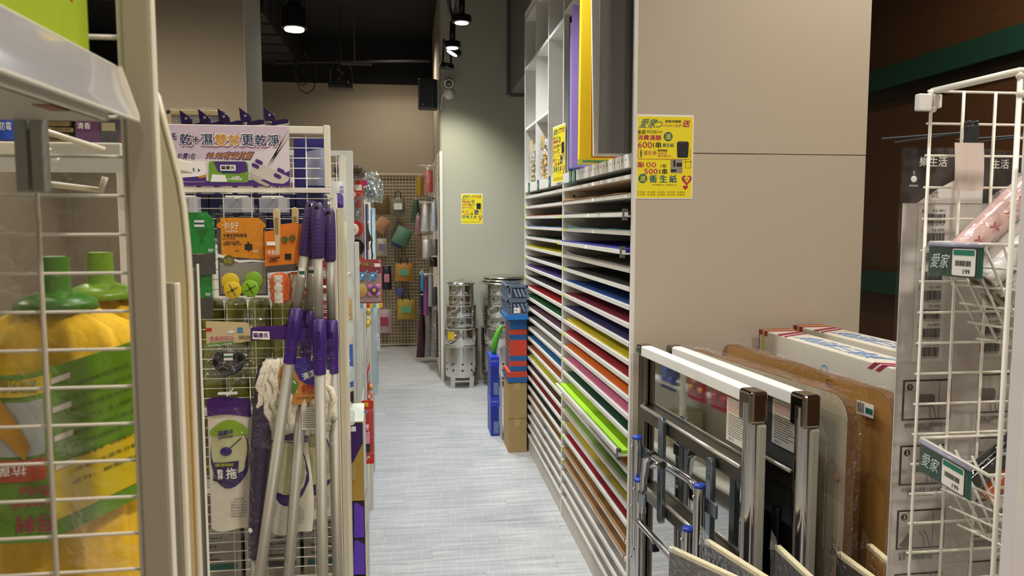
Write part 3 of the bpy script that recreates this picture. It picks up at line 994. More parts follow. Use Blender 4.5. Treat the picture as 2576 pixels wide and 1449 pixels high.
# boxed tables
CARTON_W = mat('white_carton', '#c8c2b4', .55, var=.04)
MAG_C = mat('magenta_carton_band', '#8e1b49', .5, var=.04)
BLUEINK = mat('blue_marker', '#4a7fc0', .6)
for (P, Q, lab, zt) in (((1.262, 2.64), (1.29, 1.78), 'white carton with magenta corner bands and a round blue stamp', 1.205), ((1.405, 2.66), (1.45, 1.78), 'white carton with magenta corner bands behind its stamped twin', 1.215)):
    F = Frame(P, Q)
    L, th = .86, .115
    t = thing('table_carton', lab, 'carton', F(L / 2, 0, 0), group='boxed tables')
    obj('carton', MB(F.M).box(0, L, -th, 0, 0, zt), CARTON_W, t, bevel=.004)
    obj('corner_band', MB(F.M).box(-.001, .06, -th - .001, .0015, zt - .016, zt + .001), MAG_C, t)
    for a0 in (.64, .675):
        obj('corner_band', MB(F.M).prism([(a0, 0), (a0 + .02, 0), (a0 + .05, .022), (a0 + .03, .022)], (0, .0012, zt - .021), X_, Z_, (0, -.0008, 0)).prism([(a0 + .03, 0), (a0 + .05, 0), (a0 + .08, -.05), (a0 + .06, -.05)], (0, .001, zt + .0006), X_, Y_, (0, 0, .0006)), MAG_C, t)
    obj('corner_band', MB(F.M).prism([(.075, -.115), (.1, -.115), (.16, 0), (.13, 0)], (0, .001, zt + .0006), X_, Y_, (0, 0, .0006)).prism([(.115, -.115), (.13, -.115), (.19, 0), (.175, 0)], (0, .001, zt + .0006), X_, Y_, (0, 0, .0006)), MAG_C, t)
    obj('corner_band', MB(F.M).box(-.002, .0, -th, 0, .3, zt), MAG_C, t)
    obj('strap', MB(F.M).box(.028, .04, -th - .002, .002, 0, zt + .0022), mat('yellow_strap', '#b9ad3a', .5), t)
    q = MB(F.M)
    write(q, '食品級三角桌', (.42, -.055, zt + .001), X_, -Y_, .42, .07, .0, .15)
    obj('handwriting', q, BLUEINK, t)
    if 'round' in lab:
        obj('blue_stamp', MB(F.M).prism(circ(.024, 24, .427, 1.13), (0, .0004, 0), X_, Z_, (0, .0004, 0)), mat('stamp_blue', '#6f93b5', .6), t)
        obj('stamp_centre', MB(F.M).prism(circ(.016, 20, .427, 1.13), (0, .0009, 0), X_, Z_, (0, .0003, 0)).prism(circ(.006, 12, .427, 1.13), (0, .0016, 0), X_, Z_, (0, .0003, 0)), CARTON_W, t)

# low wrapped boards in front of the tables
CREAM = mat('cream_board_edge', '#d8cda8', .5, var=.05)
for P, Q, zt, m, lab in (((.655, 1.85), (.74, 1.69), .76, mat('charcoal_board', '#55504c', .45), 'film-wrapped board with cream edge leaning beside the chrome table legs'), ((.742, 1.825), (.79, 1.64), .785, mat('slate_board', '#4b4a4c', .45), 'film-wrapped board with cream edge standing before the steel table'), ((.905, 1.77), (.90, 1.60), .785, mat('black_board', '#332f2e', .45), 'film-wrapped black board with cream edge before the grey table'), ((1.05, 1.735), (1.055, 1.58), .775, mat('brown_black_board', '#3b3532', .45), 'film-wrapped board with cream edge below the flowered table top'), ((1.118, 1.715), (1.098, 1.52), .8, MDF, 'film-wrapped tan board standing before the plain wooden table top')):
    F = Frame(P, Q)
    L = .26
    t = thing('wrapped_board', lab, 'board', F(L / 2, 0, 0), group='low wrapped boards')
    obj('board', MB(F.M).box(0, L, -.012, 0, 0, zt - .005), m, t)
    obj('edge_band', MB(F.M).box(-.002, L + .002, -.014, .002, zt - .012, zt), CREAM, t, bevel=.002)
    rr = random.Random(int(P[0] * 999))
    obj('wrapping_film', MB().sheet(10, 10, lambda u, v: F(-.01 + (L + .02) * u, .005 + rr.uniform(0, .005), zt * v + .008 * v)), FILM2, t, True)
    obj('wrapping_film', MB().prism([(-.02, -.02), (.03, .0), (.02, .02), (-.012, .035)], F(0, .006, zt), F.e, Z_, F.N * .0005), FILM2, t)
# ================================================================ white wire rack on the right
WR = .0021
t = thing('wire_rack', 'white wire display rack with hanging cards and slanted baskets', 'rack', (.95, 1.06, 0))
for k in range(30):
    z = 1.803 - .05 * k
    obj('back_wire', MB().tube([(.808, 1.13, z), (1.3, 1.13, z)], WR, 6), W_WIRE, t, True)
for k in range(9):
    x = .812 + .0552 * k
    obj('back_upright', MB().tube([(x, 1.127, .0), (x, 1.127, 1.803)], WR * 1.15, 6), W_WIRE, t, True)
obj('top_bar', MB().tube([(.816, 1.132, 1.803), (.836, .978, 1.806)], .0052, 8), W_WIRE, t, True)
obj('top_bar', MB().tube([(.836, .978, 1.806), (1.3, .978, 1.806)], .005, 8), W_WIRE, t, True)
for k in range(30):
    z = 1.765 - .05 * k
    obj('front_wire', MB().tube([(.84, .98, z), (1.3, .98, z)], WR, 6), W_WIRE, t, True)
obj('front_upright', MB().tube([(.84, .98, 0), (.838, .98, 1.806)], .0036, 8), W_WIRE, t, True)
for k in range(8):
    x = .90 + .0552 * k
    obj('front_upright', MB().tube([(x, .982, .0), (x, .982, 1.8)], WR * 1.15, 6), W_WIRE, t, True)
for x, y, z in ((.814, 1.128, 1.80), (.837, .979, 1.80), (.814, 1.125, 1.775), (.838, .978, 1.775)):
    obj('weld_knob', MB().ball((x, y, z), .0058, 10, 8), W_WIRE, t, True)
obj('corner_clip', MB().box(.788, .812, 1.122, 1.134, 1.772, 1.798).box(.812, .826, 1.12, 1.134, 1.776, 1.797), mat('white_clip', '#dcdad8', .4), t, bevel=.002)
obj('corner_clip', MB().box(.842, .875, .972, .985, 1.77, 1.802), mat('white_clip', '#dcdad8', .4), t, bevel=.002)
obj('corner_post', MB().box(.826, .873, .93, .955, 0, 1.70), mat('lilac_white_post', '#d9d5d6', .4), t, bevel=.003)


def basket(z, lab, price, dz=0.):
    b = thing('wire_basket', lab, 'basket', (.95, 1.05, z), group='slanted wire baskets')
    # rim
    r = [(.815, 1.118, z), (.832, .99, z - dz), (1.28, .99, z - dz), (1.28, 1.118, z), (.815, 1.118, z)]
    obj('rim', MB().tube(r, .003, 6), W_WIRE, b, True)
    lo = z - .155
    for k in range(9):
        x = .835 + .05 * k
        obj('basket_wire', MB().tube([(x, .99, z - dz), (x + .08, 1.02, lo + .01), (x + .085, 1.05, lo), (x + .08, 1.118, lo)], WR, 5), W_WIRE, b, True)
    for k, (y, zz, x0) in enumerate(((.998, z - dz - .035, .852), (1.004, z - dz - .066, .868), (1.01, z - dz - .097, .884), (1.016, z - dz - .128, .9), (1.05, lo, .915), (1.09, lo, .915))):
        obj('basket_wire', MB().tube([(x0 - .012, 1.118, zz), (x0, y, zz), (1.28, y, zz)], WR, 5), W_WIRE, b, True)
    for k in range(4):
        y = 1.02 + .03 * k
        obj('basket_wire', MB().tube([(.828 - .004 * k, y, z), (.91, y, lo)], WR, 5), W_WIRE, b, True)
    # shelf ticket on the left end
    A, B = Vector((.8135, 1.112, z - .002)), Vector((.8265, 1.012, z - .002 - dz * .8))
    e = (B - A).normalized()
    Nn = Vector((e.y, -e.x, 0)).normalized()
    if Nn.x > 0:
        Nn = -Nn
    Lh = (B - A).length
    hold = thing('price_ticket', 'dark green store ticket with price sticker on the ' + lab.split(' of ')[0].replace('white ', '') + (' of floral rolls' if 'floral' in lab else ' of dark rolls'), 'price ticket', tuple(A - Z_ * .05))
    o = A + Nn * .004 - Z_ * .048
    obj('green_card', MB().prism([(0, 0), (Lh, 0), (Lh, .046), (0, .046)], o, e, Z_, Nn * .0006), GREENTAG, hold)
    obj('clear_holder', MB().prism([(-.001, -.002), (Lh - .006, -.002), (Lh - .006, .053), (-.001, .053)], o + Nn * .001, e, Z_, Nn * .0008), FILMS, hold)
    obj('holder_lip', MB().tube([o + Z_ * .048 + Nn * .002, o + e * Lh + Z_ * .048 + Nn * .002], .003, 8), mat('clear_lilac_plastic', '#c9c9e2', .15, trans=.5), hold, True)
    stk = obj('price_sticker', MB().prism(rrect(.042, .04, .003, 3, Lh * .68, .0225), o + Nn * .0022, e, Z_, Nn * .0004), WHITE, hold)
    obj('sticker_band', MB().prism(rrect(.038, .008, .001, 2, Lh * .68, .037), o + Nn * .0028, e, Z_, Nn * .0003), mat('sticker_green', '#1f7a66', .5), stk)
    q = MB()
    rr = random.Random(3)
    a = Lh * .68 - .015
    while a < Lh * .68 + .012:
        d = rr.uniform(.0005, .0016)
        q.prism([(a, .017), (a + d, .017), (a + d, .025), (a, .025)], o + Nn * .0028, e, Z_, Nn * .0003)
        a += d + rr.uniform(.0006, .0014)
    write(q, price, o + e * (Lh * .68 + .006) + Z_ * .009 + Nn * .0031, e, Z_, .012, .007, .03)
    obj('barcode_and_price', q, DGRAY, stk)
    q = MB()
    write(q, '愛家', o + e * (Lh * .24) + Z_ * .023 + Nn * .0022, e, Z_, .034, .022, .01, .15)
    obj('logo', q, mat('ticket_logo', '#cfe0da', .5), hold)
    return b


basket(1.566, 'white wire basket of floral film rolls', '199')
basket(1.25, 'white wire basket of dark and grey film rolls', '199', .02)


def roll(c, d, L, r, m, lab, tubem, dec=None):
    c, d = Vector(c), Vector(d).normalized()
    t = thing('film_roll', lab, 'roll', tuple(c), group='rolled adhesive film in the baskets')
    n = 18
    obj('roll_body', MB().tube([c, c + d * L], r, n, cap=False).tube([c + d * L * .5, c + d * (L * .5 + .001)], r * .55, n), m, t, True)
    obj('core', MB().tube([c, c + d * L], r * .62, n, cap=False), tubem, t, True)
    obj('end_ring', MB().lathe(c, [(r * .62, 0), (r, 0)], n, d, cap=False), tubem, t)
    obj('wrap', MB().tube([c - d * .004, c + d * (L + .01)], r * 1.06, n, cap=False), FILM, t, True)
    if dec:
        q = MB()
        rr = random.Random(int(c.x * 1e4))
        u = d.cross(Vector((0, -1, .2))).normalized()
        for k in range(9):
            p = c + d * (L * (.12 + .1 * k)) + Vector((0, -1, 0)) * r * 1.02 + u * rr.uniform(-.4, .4) * r
            for j in range(5):
                a = j * 1.256
                w = u * math.cos(a) + d * math.sin(a)
                q.add([p, p + w * .005 + d * .002, p + w * .009, p + w * .005 - d * .002], [(0, 1, 2, 3)])
        obj('flower_print', q, dec, t)['kind'] = 'stuff'
    return t


RC = mat('grey_card_core', '#a89b8b', .7, var=.08)
FW = mat('floral_white_film', '#dcd8d2', .25, var=.12, scale=50, coat=.5)
PK = mat('pink_white_film', '#d8b6b2', .25, var=.2, scale=26, coat=.5)
BKF = mat('black_film', '#141414', .15, var=.1, coat=.6)
ORF = mat('orange_film', '#b5531c', .25, var=.2, coat=.5)
GYF = mat('grey_white_film', '#c2bdb6', .3, var=.12, scale=30, coat=.4)
NVY = mat('navy_flower', '#27357e', .5)
PNKF = mat('pink_flower', '#c2486e', .5)
D1 = (.62, -.12, .66)
roll((.838, 1.092, 1.54), D1, .3, .0225, PK, 'pink-edged white film roll leaning out of the upper basket', RC, PNKF)
roll((.872, 1.092, 1.507), D1, .3, .0225, FW, 'white film roll printed with navy flowers in the upper basket', RC, NVY)
roll((.907, 1.092, 1.474), D1, .3, .0225, FW, 'white film roll beside the navy flowered roll in the upper basket', RC, NVY)
roll((.86, 1.05, 1.51), D1, .3, .017, FW, 'thin white film roll lying low in the upper basket', RC)
roll((.888, 1.05, 1.483), D1, .3, .017, GYF, 'greyish film roll lying low in the upper basket', RC)
roll((.918, 1.05, 1.452), D1, .3, .017, FW, 'white film roll lowest in the upper basket', RC)
D2 = (.62, -.1, .6)
roll((.88, 1.087, 1.185), D2, .34, .018, BKF, 'glossy black film roll in the lower basket', RC)
roll((.906, 1.087, 1.161), D2, .33, .014, ORF, 'orange printed film roll in the lower basket', RC)
roll((.933, 1.087, 1.135), D2, .32, .02, GYF, 'thick grey-white film roll in the lower basket', RC)
roll((.925, 1.042, 1.15), D2, .32, .02, GYF, 'grey-white film roll beside the thick one in the lower basket', RC)


# long hanging film packs with barcode lists
def film_pack(loc, label):
    t = thing('film_pack', label, 'pack', loc, 0, 'long film packs hung behind the rack')
    w, h = .165, .98
    y = -.0022

    def B_(name, x0, x1, z0, z1, m, yy=0., par=None):
        return obj(name, MB().box(x0, x1, yy - .0005, yy, z0, z1), m, par or t, local=True)
    obj('backing', MB().box(.006, w - .004, -.002, 0, -h, -.004), mat('pack_silver', '#d0cac3', .45, var=.06, scale=12), t, local=True)
    B_('header', .003, w, -.09, 0, mat('pack_black', '#1c1a19', .35), y)
    obj('header_oval', MB().prism([(.058 + .1 * math.cos(a * .1571), -.09 + .045 * math.sin(a * .1571)) for a in range(11, 21)] + [(w, -.09)] if False else [(.03 + .006 * k, -.09 + .05 * math.sin(k / 20 * PI / 2)) for k in range(21)] + [(.15, -.09)], (0, y - .0009, 0), X_, Z_, (0, -.0003, 0)), WHITE, t, local=True)
    Fz = y - .0014

    def L_(s, x, z, ww, hh, m, bold=.01):
        obj('lettering', write(MB(), s, (x, Fz, z), X_, Z_, ww, hh, bold), m, t, local=True)
    L_('樂生活', .056, -.021, .05, .016, WHITE, .03)
    obj('round_emblem', MB().lathe((.022, Fz, -.05), [(.0055, 0), (.0045, .0004)], 14, (0, -1, 0)), WHITE, t, local=True)
    L_('↯', .022, -.039, .004, .007, WHITE)
    L_('無殘膠防靜電', .022, -.061, .016, .003, WHITE, 0)
    L_('1號', .058, -.075, .02, .012, DGRAY)
    rr = random.Random(9)
    B_('barcode_strip', .034, .09, -.36, -.094, mat('pack_paper', '#ded8d0', .55, var=.04), y - .0003)
    for k in range(8):
        z = -.105 - .0325 * k
        q = MB()
        x = .044
        while x < .082:
            d = rr.uniform(.0005, .0018)
            q.box(x, x + d, Fz - .0003, Fz, z - .019, z - .003)
            x += d + rr.uniform(.0005, .0014)
        obj('barcode', q, DGRAY, t, local=True)
        q = MB()
        write(q, 'KJ-40%d' % (k + 1), (.071, Fz, z + .002), X_, Z_, .022, .006, .0)
        write(q, '4 717905 40170%d' % k, (.062, Fz, z - .0215), X_, Z_, .038, .0032, .0)
        q.tube([(.041, Fz, z - .0005), (.041, Fz, z + .0048), (.0465, Fz, z + .0048), (.0465, Fz, z - .0005), (.041, Fz, z - .0005)], .0003, 4)
        if k == 0:
            q.tube([(.042, Fz, z + .003), (.0436, Fz, z), (.048, Fz, z + .007)], .0005, 4)
        obj('code_lettering', q, DGRAY, t, local=True)
    DK = mat('pack_ink', '#24211f', .5)
    PIC = mat('pack_picture', '#bcb5ac', .5, var=.1)
    for k in range(5):
        z = -.392 - .115 * k
        fr = obj('step_frame', MB().box(.02, .11, Fz, y, z - .07, z), DK, t, local=True)
        B_('step_picture', .0225, .1075, z - .0675, z - .0025, PIC, Fz - .0003, fr)
        q = MB()
        if k in (0, 1):
            q.prism(rrect(.034, .022, .006, 3, .062, z - .036), (0, Fz - .0009, 0), X_, Z_, (0, -.0003, 0))
        if k == 2:
            q.prism([(.024, z - .062), (.05, z - .03), (.05, z - .066), (.028, z - .066)], (0, Fz - .0009, 0), X_, Z_, (0, -.0003, 0))
        q.tube([(.062, Fz - .001, z - .04), (.07, Fz - .001, z - .05), (.072, Fz - .001, z - .066)], .0008, 4)
        q.tube([(.07, Fz - .001, z - .038), (.078, Fz - .001, z - .05), (.082, Fz - .001, z - .066)], .0008, 4)
        q.tube([(.087, Fz - .001, z - .003), (.087, Fz - .001, z - .067)], .0006, 4)
        obj('step_sketch', q, mat('pack_grey_ink', '#6c665f', .5), fr, local=True)
        obj('step_number', MB().lathe((.0315, Fz - .001, z - .012), [(.0058, 0), (.0058, .0003)], 14, (0, -1, 0)), DK, fr, local=True)
        obj('step_digit', write(MB(), str(k + 1), (.0315, Fz - .0017, z - .012), X_, Z_, None, .007), WHITE, fr, local=True)
        q = MB()
        write(q, ('使用前先將張貼之表面擦拭乾淨\n以增加附著力。', '可先將貼紙撕開之背膠後再\n使用以方便施工。', '於玻璃表面噴灑肥皂水或\n清水（噴濕貼紙內面）。', '將貼紙貼上後用刮板將氣泡\n擦拭即可。', '完成後以乾布擦拭。')[k], (.064, Fz, z - .083), X_, Z_, .078, .015, .0)
        obj('caption', q, DK, t, local=True)
    obj('clear_bag', MB().sheet(4, 20, lambda u, v: (-.004 + (w + .006) * u, -.006 - .004 * math.sin(u * PI) - .0015 * math.sin(v * 40), -h * v + .002)), FILMS, t, True, local=True)
    return t


PK1 = film_pack((.815, 1.2, 1.72), 'long clear pack of window film with ticked first barcode by the dark wall')
dup(PK1, (.955, 1.23, 1.72), 0, 'long clear pack of window film behind the slanted baskets')
HK = mat('black_hook_plastic', '#23282b', .45, var=.05)
for x, lab in ((.866, 'black plastic hook with blank tag over the ticked film pack'), (1.008, 'black plastic hook with blank tag next along the rack wire')):
    t = thing('display_hook', lab, 'hook', (x, 1.125, 1.7), group='black display hooks')
    obj('clip_plate', MB().box(x, x + .02, 1.112, 1.121, 1.705, 1.75).box(x + .002, x + .007, 1.112, 1.138, 1.75, 1.757).box(x + .014, x + .019, 1.112, 1.138, 1.75, 1.757), HK, t, bevel=.002)
    obj('prong', MB().tube([(x + .01, 1.13, 1.74), (x - .055, 1.25, 1.742)], .0018, 6).tube([(x + .012, 1.13, 1.74), (x - .03, 1.25, 1.736)], .0018, 6), HK, t)
    obj('blank_tag', MB().sheet(4, 6, lambda u, v: (x - .022 + .05 * u, 1.112 - .004 * math.sin(v * 2), 1.722 - .075 * v)), mat('blank_tag_card', '#cdbfba', .5, var=.03), t, True)
# ================================================================ near shelving on the left, seen through its wire end
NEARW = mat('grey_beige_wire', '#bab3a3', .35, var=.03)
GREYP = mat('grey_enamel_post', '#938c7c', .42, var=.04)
CREAMP = mat('cream_enamel', '#c9c1a6', .4, var=.05)
t = thing('mop_display_rack', 'grey enamelled shelf upright with wire grid end in front of yellow mops', 'shelf frame', (-.25, .54, 0))
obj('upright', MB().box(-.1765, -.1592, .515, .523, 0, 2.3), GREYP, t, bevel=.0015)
obj('upright_edge', MB().box(-.1592, -.1582, .516, .523, 0, 2.3), W_POST, t)
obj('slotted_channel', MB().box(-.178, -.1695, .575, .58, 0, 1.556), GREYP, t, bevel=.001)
obj('slotted_channel', MB().box(-.1695, -.166, .5765, .583, 0, 1.5555), W_POST, t, bevel=.001)
right = [(-.21, 1.707), (-.206, 1.687), (-.2, 1.66), (-.195, 1.636), (-.192, 1.612), (-.19, 1.578), (-.189, 1.543), (-.19, 1.458), (-.19, .1)]
obj('curved_side_panel', MB().prism(right + [(-.225, .1), (-.225, 1.707)], (0, .69, 0), X_, Z_, (0, .012, 0)), CREAMP, t)
obj('edge_highlight', MB().tube([(x, .69, z) for x, z in right], .0022, 6), W_POST, t, True)  # white tube drawn in as the highlight along the panel's curved edge
obj('grey_channel', MB().box(-.2465, -.2378, .897, .903, .1, 1.545), mat('dark_channel_core', '#6f7378', .45, var=.04), t)
obj('channel_flange', MB().box(-.2485, -.2466, .895, .903, .1, 1.552), W_POST, t, bevel=.001)
obj('channel_flange', MB().box(-.2377, -.2366, .895, .903, .1, 1.552), W_POST, t, bevel=.001)
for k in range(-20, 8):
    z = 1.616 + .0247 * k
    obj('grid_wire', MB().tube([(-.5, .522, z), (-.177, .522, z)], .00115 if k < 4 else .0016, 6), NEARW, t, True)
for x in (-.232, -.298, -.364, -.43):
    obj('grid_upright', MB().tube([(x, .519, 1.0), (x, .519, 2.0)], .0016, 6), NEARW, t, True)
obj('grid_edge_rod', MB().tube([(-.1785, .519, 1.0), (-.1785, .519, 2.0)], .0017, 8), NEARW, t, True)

sh = thing('near_shelf', 'pale shelf board with a clear curved price strip along its front', 'shelf', (-.3, .3, 1.66))
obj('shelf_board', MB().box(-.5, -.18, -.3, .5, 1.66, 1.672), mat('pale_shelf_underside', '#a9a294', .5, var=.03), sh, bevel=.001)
obj('shelf_front', MB().box(-.184, -.178, -.3, .492, 1.66, 1.694), W_POST, sh, bevel=.001)
obj('price_strip', MB().sheet(4, 1, lambda u, v: (-.1745 + .0105 * u - .002 * math.sin(u * PI), -.3 + .8 * v, 1.692 - .031 * u)), mat('clear_price_strip', '#a9a7aa', .12, var=.02, coat=.6), sh, True)
obj('strip_rim', MB().tube([(-.1755, -.3, 1.6925), (-.1755, .5, 1.6925)], .0012, 6), W_POST, sh, True)
obj('strip_rim', MB().tube([(-.1638, -.3, 1.6607), (-.1638, .5, 1.6607)], .0012, 6), W_POST, sh, True)
obj('strip_end', MB().prism([(-.176, 1.693), (-.172, 1.693), (-.163, 1.664), (-.163, 1.660), (-.166, 1.6595)], (0, .5, 0), X_, Z_, (0, .0012, 0)), W_POST, sh)
obj('underside_sticker', MB().box(-.192, -.183, .43, .452, 1.6594, 1.66), mat('brown_sticker', '#7a4a32', .6), sh)
hk = thing('shelf_hook_strip', 'grey plastic hook strip clipped under the pale shelf by the wire grid', 'hook strip', (-.225, .5, 1.62))
obj('strip_plate', MB().box(-.2335, -.2265, .497, .507, 1.617, 1.661), mat('grey_hook_plastic', '#8d9188', .45), hk, bevel=.001)
obj('strip_plate', MB().box(-.2245, -.2175, .497, .507, 1.617, 1.661), mat('grey_hook_plastic', '#8d9188'), hk, bevel=.001)

gb = thing('green_carton', 'lime green carton with red lettering on the pale shelf', 'carton', (-.3, .3, 1.672))
obj('carton', MB().box(-.42, -.186, .05, .492, 1.6725, 2.0), mat('lime_carton', '#97ad17', .45, var=.08, scale=16, stretch=(1, 14, .6)), gb, bevel=.002)
lettering('WM', (-.1855, .445, 1.748), Y_, Z_, .05, .05, mat('red_carton_ink', '#cf3d2a', .5), gb, .04)

# yellow fibre mops in their sleeves, hung behind the grid
YEL = mat('yellow_mop_cloth', '#e2b507', .75, var=.22, scale=45, bump=.3)
GRN = mat('green_mop_socket', '#386f10', .35, var=.06)
GRNL = mat('light_green_socket', '#6f9622', .35, var=.06)
SLV = mat('green_sleeve', '#5f8f0d', .4, var=.12, scale=18)
SLVY = mat('sleeve_yellow', '#d3b90a', .4, var=.08)


def mop(x, y, zt, lab, sock, k=1., sd=1):
    t = thing('yellow_mop', lab, 'mop', (x, y, zt - .2), group='yellow mops behind the wire grid')
    rr = random.Random(sd)
    obj('handle_socket', MB().lathe((x, y, zt), [(.0102, .0), (.0102, -.022), (.0115, -.026)], 18, cap=False).lathe((x, y, zt), [(.0085, 0), (.0085, -.02)], 16), sock, t, smooth=2)
    obj('socket_flange', MB().lathe((x, y, zt - .026), [(.0115, 0), (.02, -.003), (.027, -.007), (.0295, -.013), (.02, -.014)], 24), sock, t, True)
    ph = [rr.uniform(0, 6) for _ in range(6)]

    def cloth(u, v):
        a = 2 * PI * u
        r = (.026 + .052 * min(1, v * 11) ** .5 + .008 * v) * (1 + .06 * math.sin(9 * a + ph[0]) * min(1, v * 3) + .04 * math.sin(14 * a + ph[1] + v * 3) + .03 * math.sin(23 * a + ph[2]))
        return (x + r * math.cos(a) * .72 * k, y + r * math.sin(a) * .42 * k, zt - .036 - .26 * v + .002 * math.sin(7 * a + ph[3]))
    obj('mop_cloth', MB().sheet(72, 16, cloth), YEL, t, True)
    return t


m1 = mop(-.265, .615, 1.5735, 'yellow fibre mop with dark green socket and green printed sleeve', GRN)
mop(-.262, .692, 1.5735, 'yellow fibre mop with light green socket behind the sleeved mop', GRNL, .72, sd=4)
mop(-.39, .70, 1.55, 'yellow fibre mop far inside the shelf beside the sleeved mop', GRN, sd=9)


def sl(u, v):
    x = -.325 + .135 * u
    y = .563 + (.0 if u < .5 else .03 * ((u - .5) / .5) ** 1.1) + .03 * max(0, .3 - u)
    top = 1.494 + (.0 if u < .45 else .022 * (u - .45) / .55)
    bot = 1.374 + (.0 if u < .5 else .026 * (u - .5) / .5)
    return Vector((x, y, bot + (top - bot) * v))


slv = obj('printed_sleeve', MB().sheet(16, 4, sl), SLV, m1, True)


def on_s(u0, u1, v0, v1, d=.0008, n=6):
    return MB().sheet(n, 2, lambda a, b: sl(u0 + (u1 - u0) * a, v0 + (v1 - v0) * b) - Y_ * d)


obj('printed_panel', on_s(.12, .52, .52, .84), mat('pale_blue_print', '#a8b0ac', .5, var=.12), slv, True)
obj('printed_mop', MB().prism([(-.302, 1.477), (-.282, 1.478), (-.272, 1.462), (-.264, 1.443), (-.268, 1.434), (-.282, 1.45), (-.3, 1.463)], (0, .5615, 0), X_, Z_, (0, -.0003, 0)), mat('mop_print', '#c08a10', .5, var=.2), slv)
obj('printed_band', on_s(.1, .52, .37, .5, .001), mat('orange_red_print', '#b5431a', .5), slv, True)
obj('printed_band', on_s(.12, .56, .87, .97, .001), SLVY, slv, True)
obj('printed_field', on_s(.54, 1, .1, .42, .0009), SLVY, slv, True)
UD = (-X_, -Z_)
lettering('百利', (-.2625, .5615, 1.388), -X_, -Z_, .026, .012, MAGENTA, slv, .04)
lettering('Scotch\nBrite', (-.2635, .5612, 1.407), -X_, -Z_, .027, .017, MAGENTA, slv, .03, .15)
lettering('抗菌', (-.277, .5612, 1.427), -X_, -Z_, .02, .008, WHITE, slv, .02)
lettering('超強吸水力\n去污力加強', (-.272, .5612, 1.486), -X_, -Z_, .03, .009, mat('olive_ink', '#4a5a10', .6), slv, .02)
e2 = (sl(.98, .5) - sl(.56, .5)).normalized()
tx = MB()
for k in range(9):
    c = sl(.78, .86 - .073 * k) - Y_ * .0012
    write(tx, ('超細纖維拖把更換布', '吸水快乾不留水痕', '適用各種地板材質', '使用方法：套入握柄', '旋緊後即可使用', '清洗後請晾乾保存', '注意事項：請遠離火', '源高溫及避免日曬', '成分：聚酯纖維')[k], c, e2, (sl(.56, 1) - sl(.56, 0)), .036 + .006 * (k % 3), .0032, 0)
obj('small_print', tx, mat('olive_ink', '#4a5a10', .6), slv)
for k in range(4):
    c = sl(.6, .92 - .17 * k) - Y_ * .0014
    obj('print_tab', MB().obox(c, e2 * .006, Vector((0, .0002, 0)), Z_ * .002), LABELP, slv)
pb = thing('clear_pouch', 'wrinkled clear plastic pouch around the yellow mops', 'pouch', (-.24, .56, 1.36))
rr = random.Random(21)
obj('pouch_film', MB().sheet(24, 24, lambda u, v: (-.37 + .19 * u, .545 + .012 * math.sin(u * 11 + v * 5) + rr.uniform(-.0012, .0012) + .05 * max(0, u - .8), 1.34 + .31 * v - .012 * math.sin(u * 5) * v)), film('pouch_film', base=.06, gain=.42, bump=.35, scale=16), pb, True)

# things on the next shelf, glimpsed above the mops
sh2 = thing('inner_shelf', 'white shelf with clear label strip behind the yellow mops', 'shelf', (-.5, 1.05, 1.68))
obj('shelf_board', MB().box(-.75, -.345, .99, 1.3, 1.676, 1.694), W_POST, sh2, bevel=.002)
obj('label_strip', MB().box(-.43, -.345, .984, .989, 1.678, 1.692), FILMS, sh2)
obj('prop_rod', MB().tube([(-.36, .8, 1.69), (-.294, .8, 1.669)], .0028, 8), W_POST, sh2, True)
obj('prop_rod', MB().tube([(-.345, .75, 1.636), (-.28, .75, 1.628), (-.276, .75, 1.64)], .003, 8), W_POST, sh2, True)
pbx = thing('purple_carton', 'purple carton with dark bottle picture on the inner shelf', 'carton', (-.386, 1.05, 1.694))
obj('carton', MB().box(-.412, -.345, 1.03, 1.1, 1.6945, 1.78), mat('purple_carton', '#5c3560', .5, var=.12), pbx, bevel=.001)
obj('printed_bottle', MB().prism(rrect(.022, .04, .005, 3, -.372, 1.715), (0, 1.0295, 0), X_, Z_, (0, -.0004, 0)), DGRAY, pbx)
obj('printed_label', MB().box(-.38, -.364, 1.0285, 1.029, 1.712, 1.722), mat('label_beige', '#9a9172', .5), pbx)
lettering('清香', (-.401, 1.029, 1.718), X_, Z_, .016, .008, WHITE, pbx)
bn = thing('bag_bundle', 'stack of shiny brown plastic bags on the inner shelf', 'bags', (-.43, 1.06, 1.694))
rr = random.Random(2)
for k in range(9):
    z = 1.6945 + k * .0075
    obj('folded_bag', MB().box(-.465 + rr.uniform(-.004, .004), -.416 + rr.uniform(-.004, .004), 1.03, 1.12, z, z + .0065), mat('brown_bag_film', '#6b5c38', .2, var=.3, scale=60, bump=.6, coat=.5), bn, bevel=.002)
bb = thing('blue_bottle', 'clear bottle with blue label on the inner shelf', 'bottle', (-.482, 1.03, 1.694))
obj('bottle', MB().lathe((-.49, 1.03, 1.6945), [(.018, 0), (.02, .003), (.02, .045), (.012, .06), (.008, .064), (.008, .075)], 18), FILMS, bb, True)
obj('bottle_label', MB().lathe((-.49, 1.03, 1.698), [(.0204, 0), (.0204, .034)], 18, cap=False), mat('blue_bottle_label', '#1b3d9a', .4), bb, True)
lettering('防霉', (-.482, 1.0095, 1.714), X_, Z_, .013, .01, WHITE, bb)
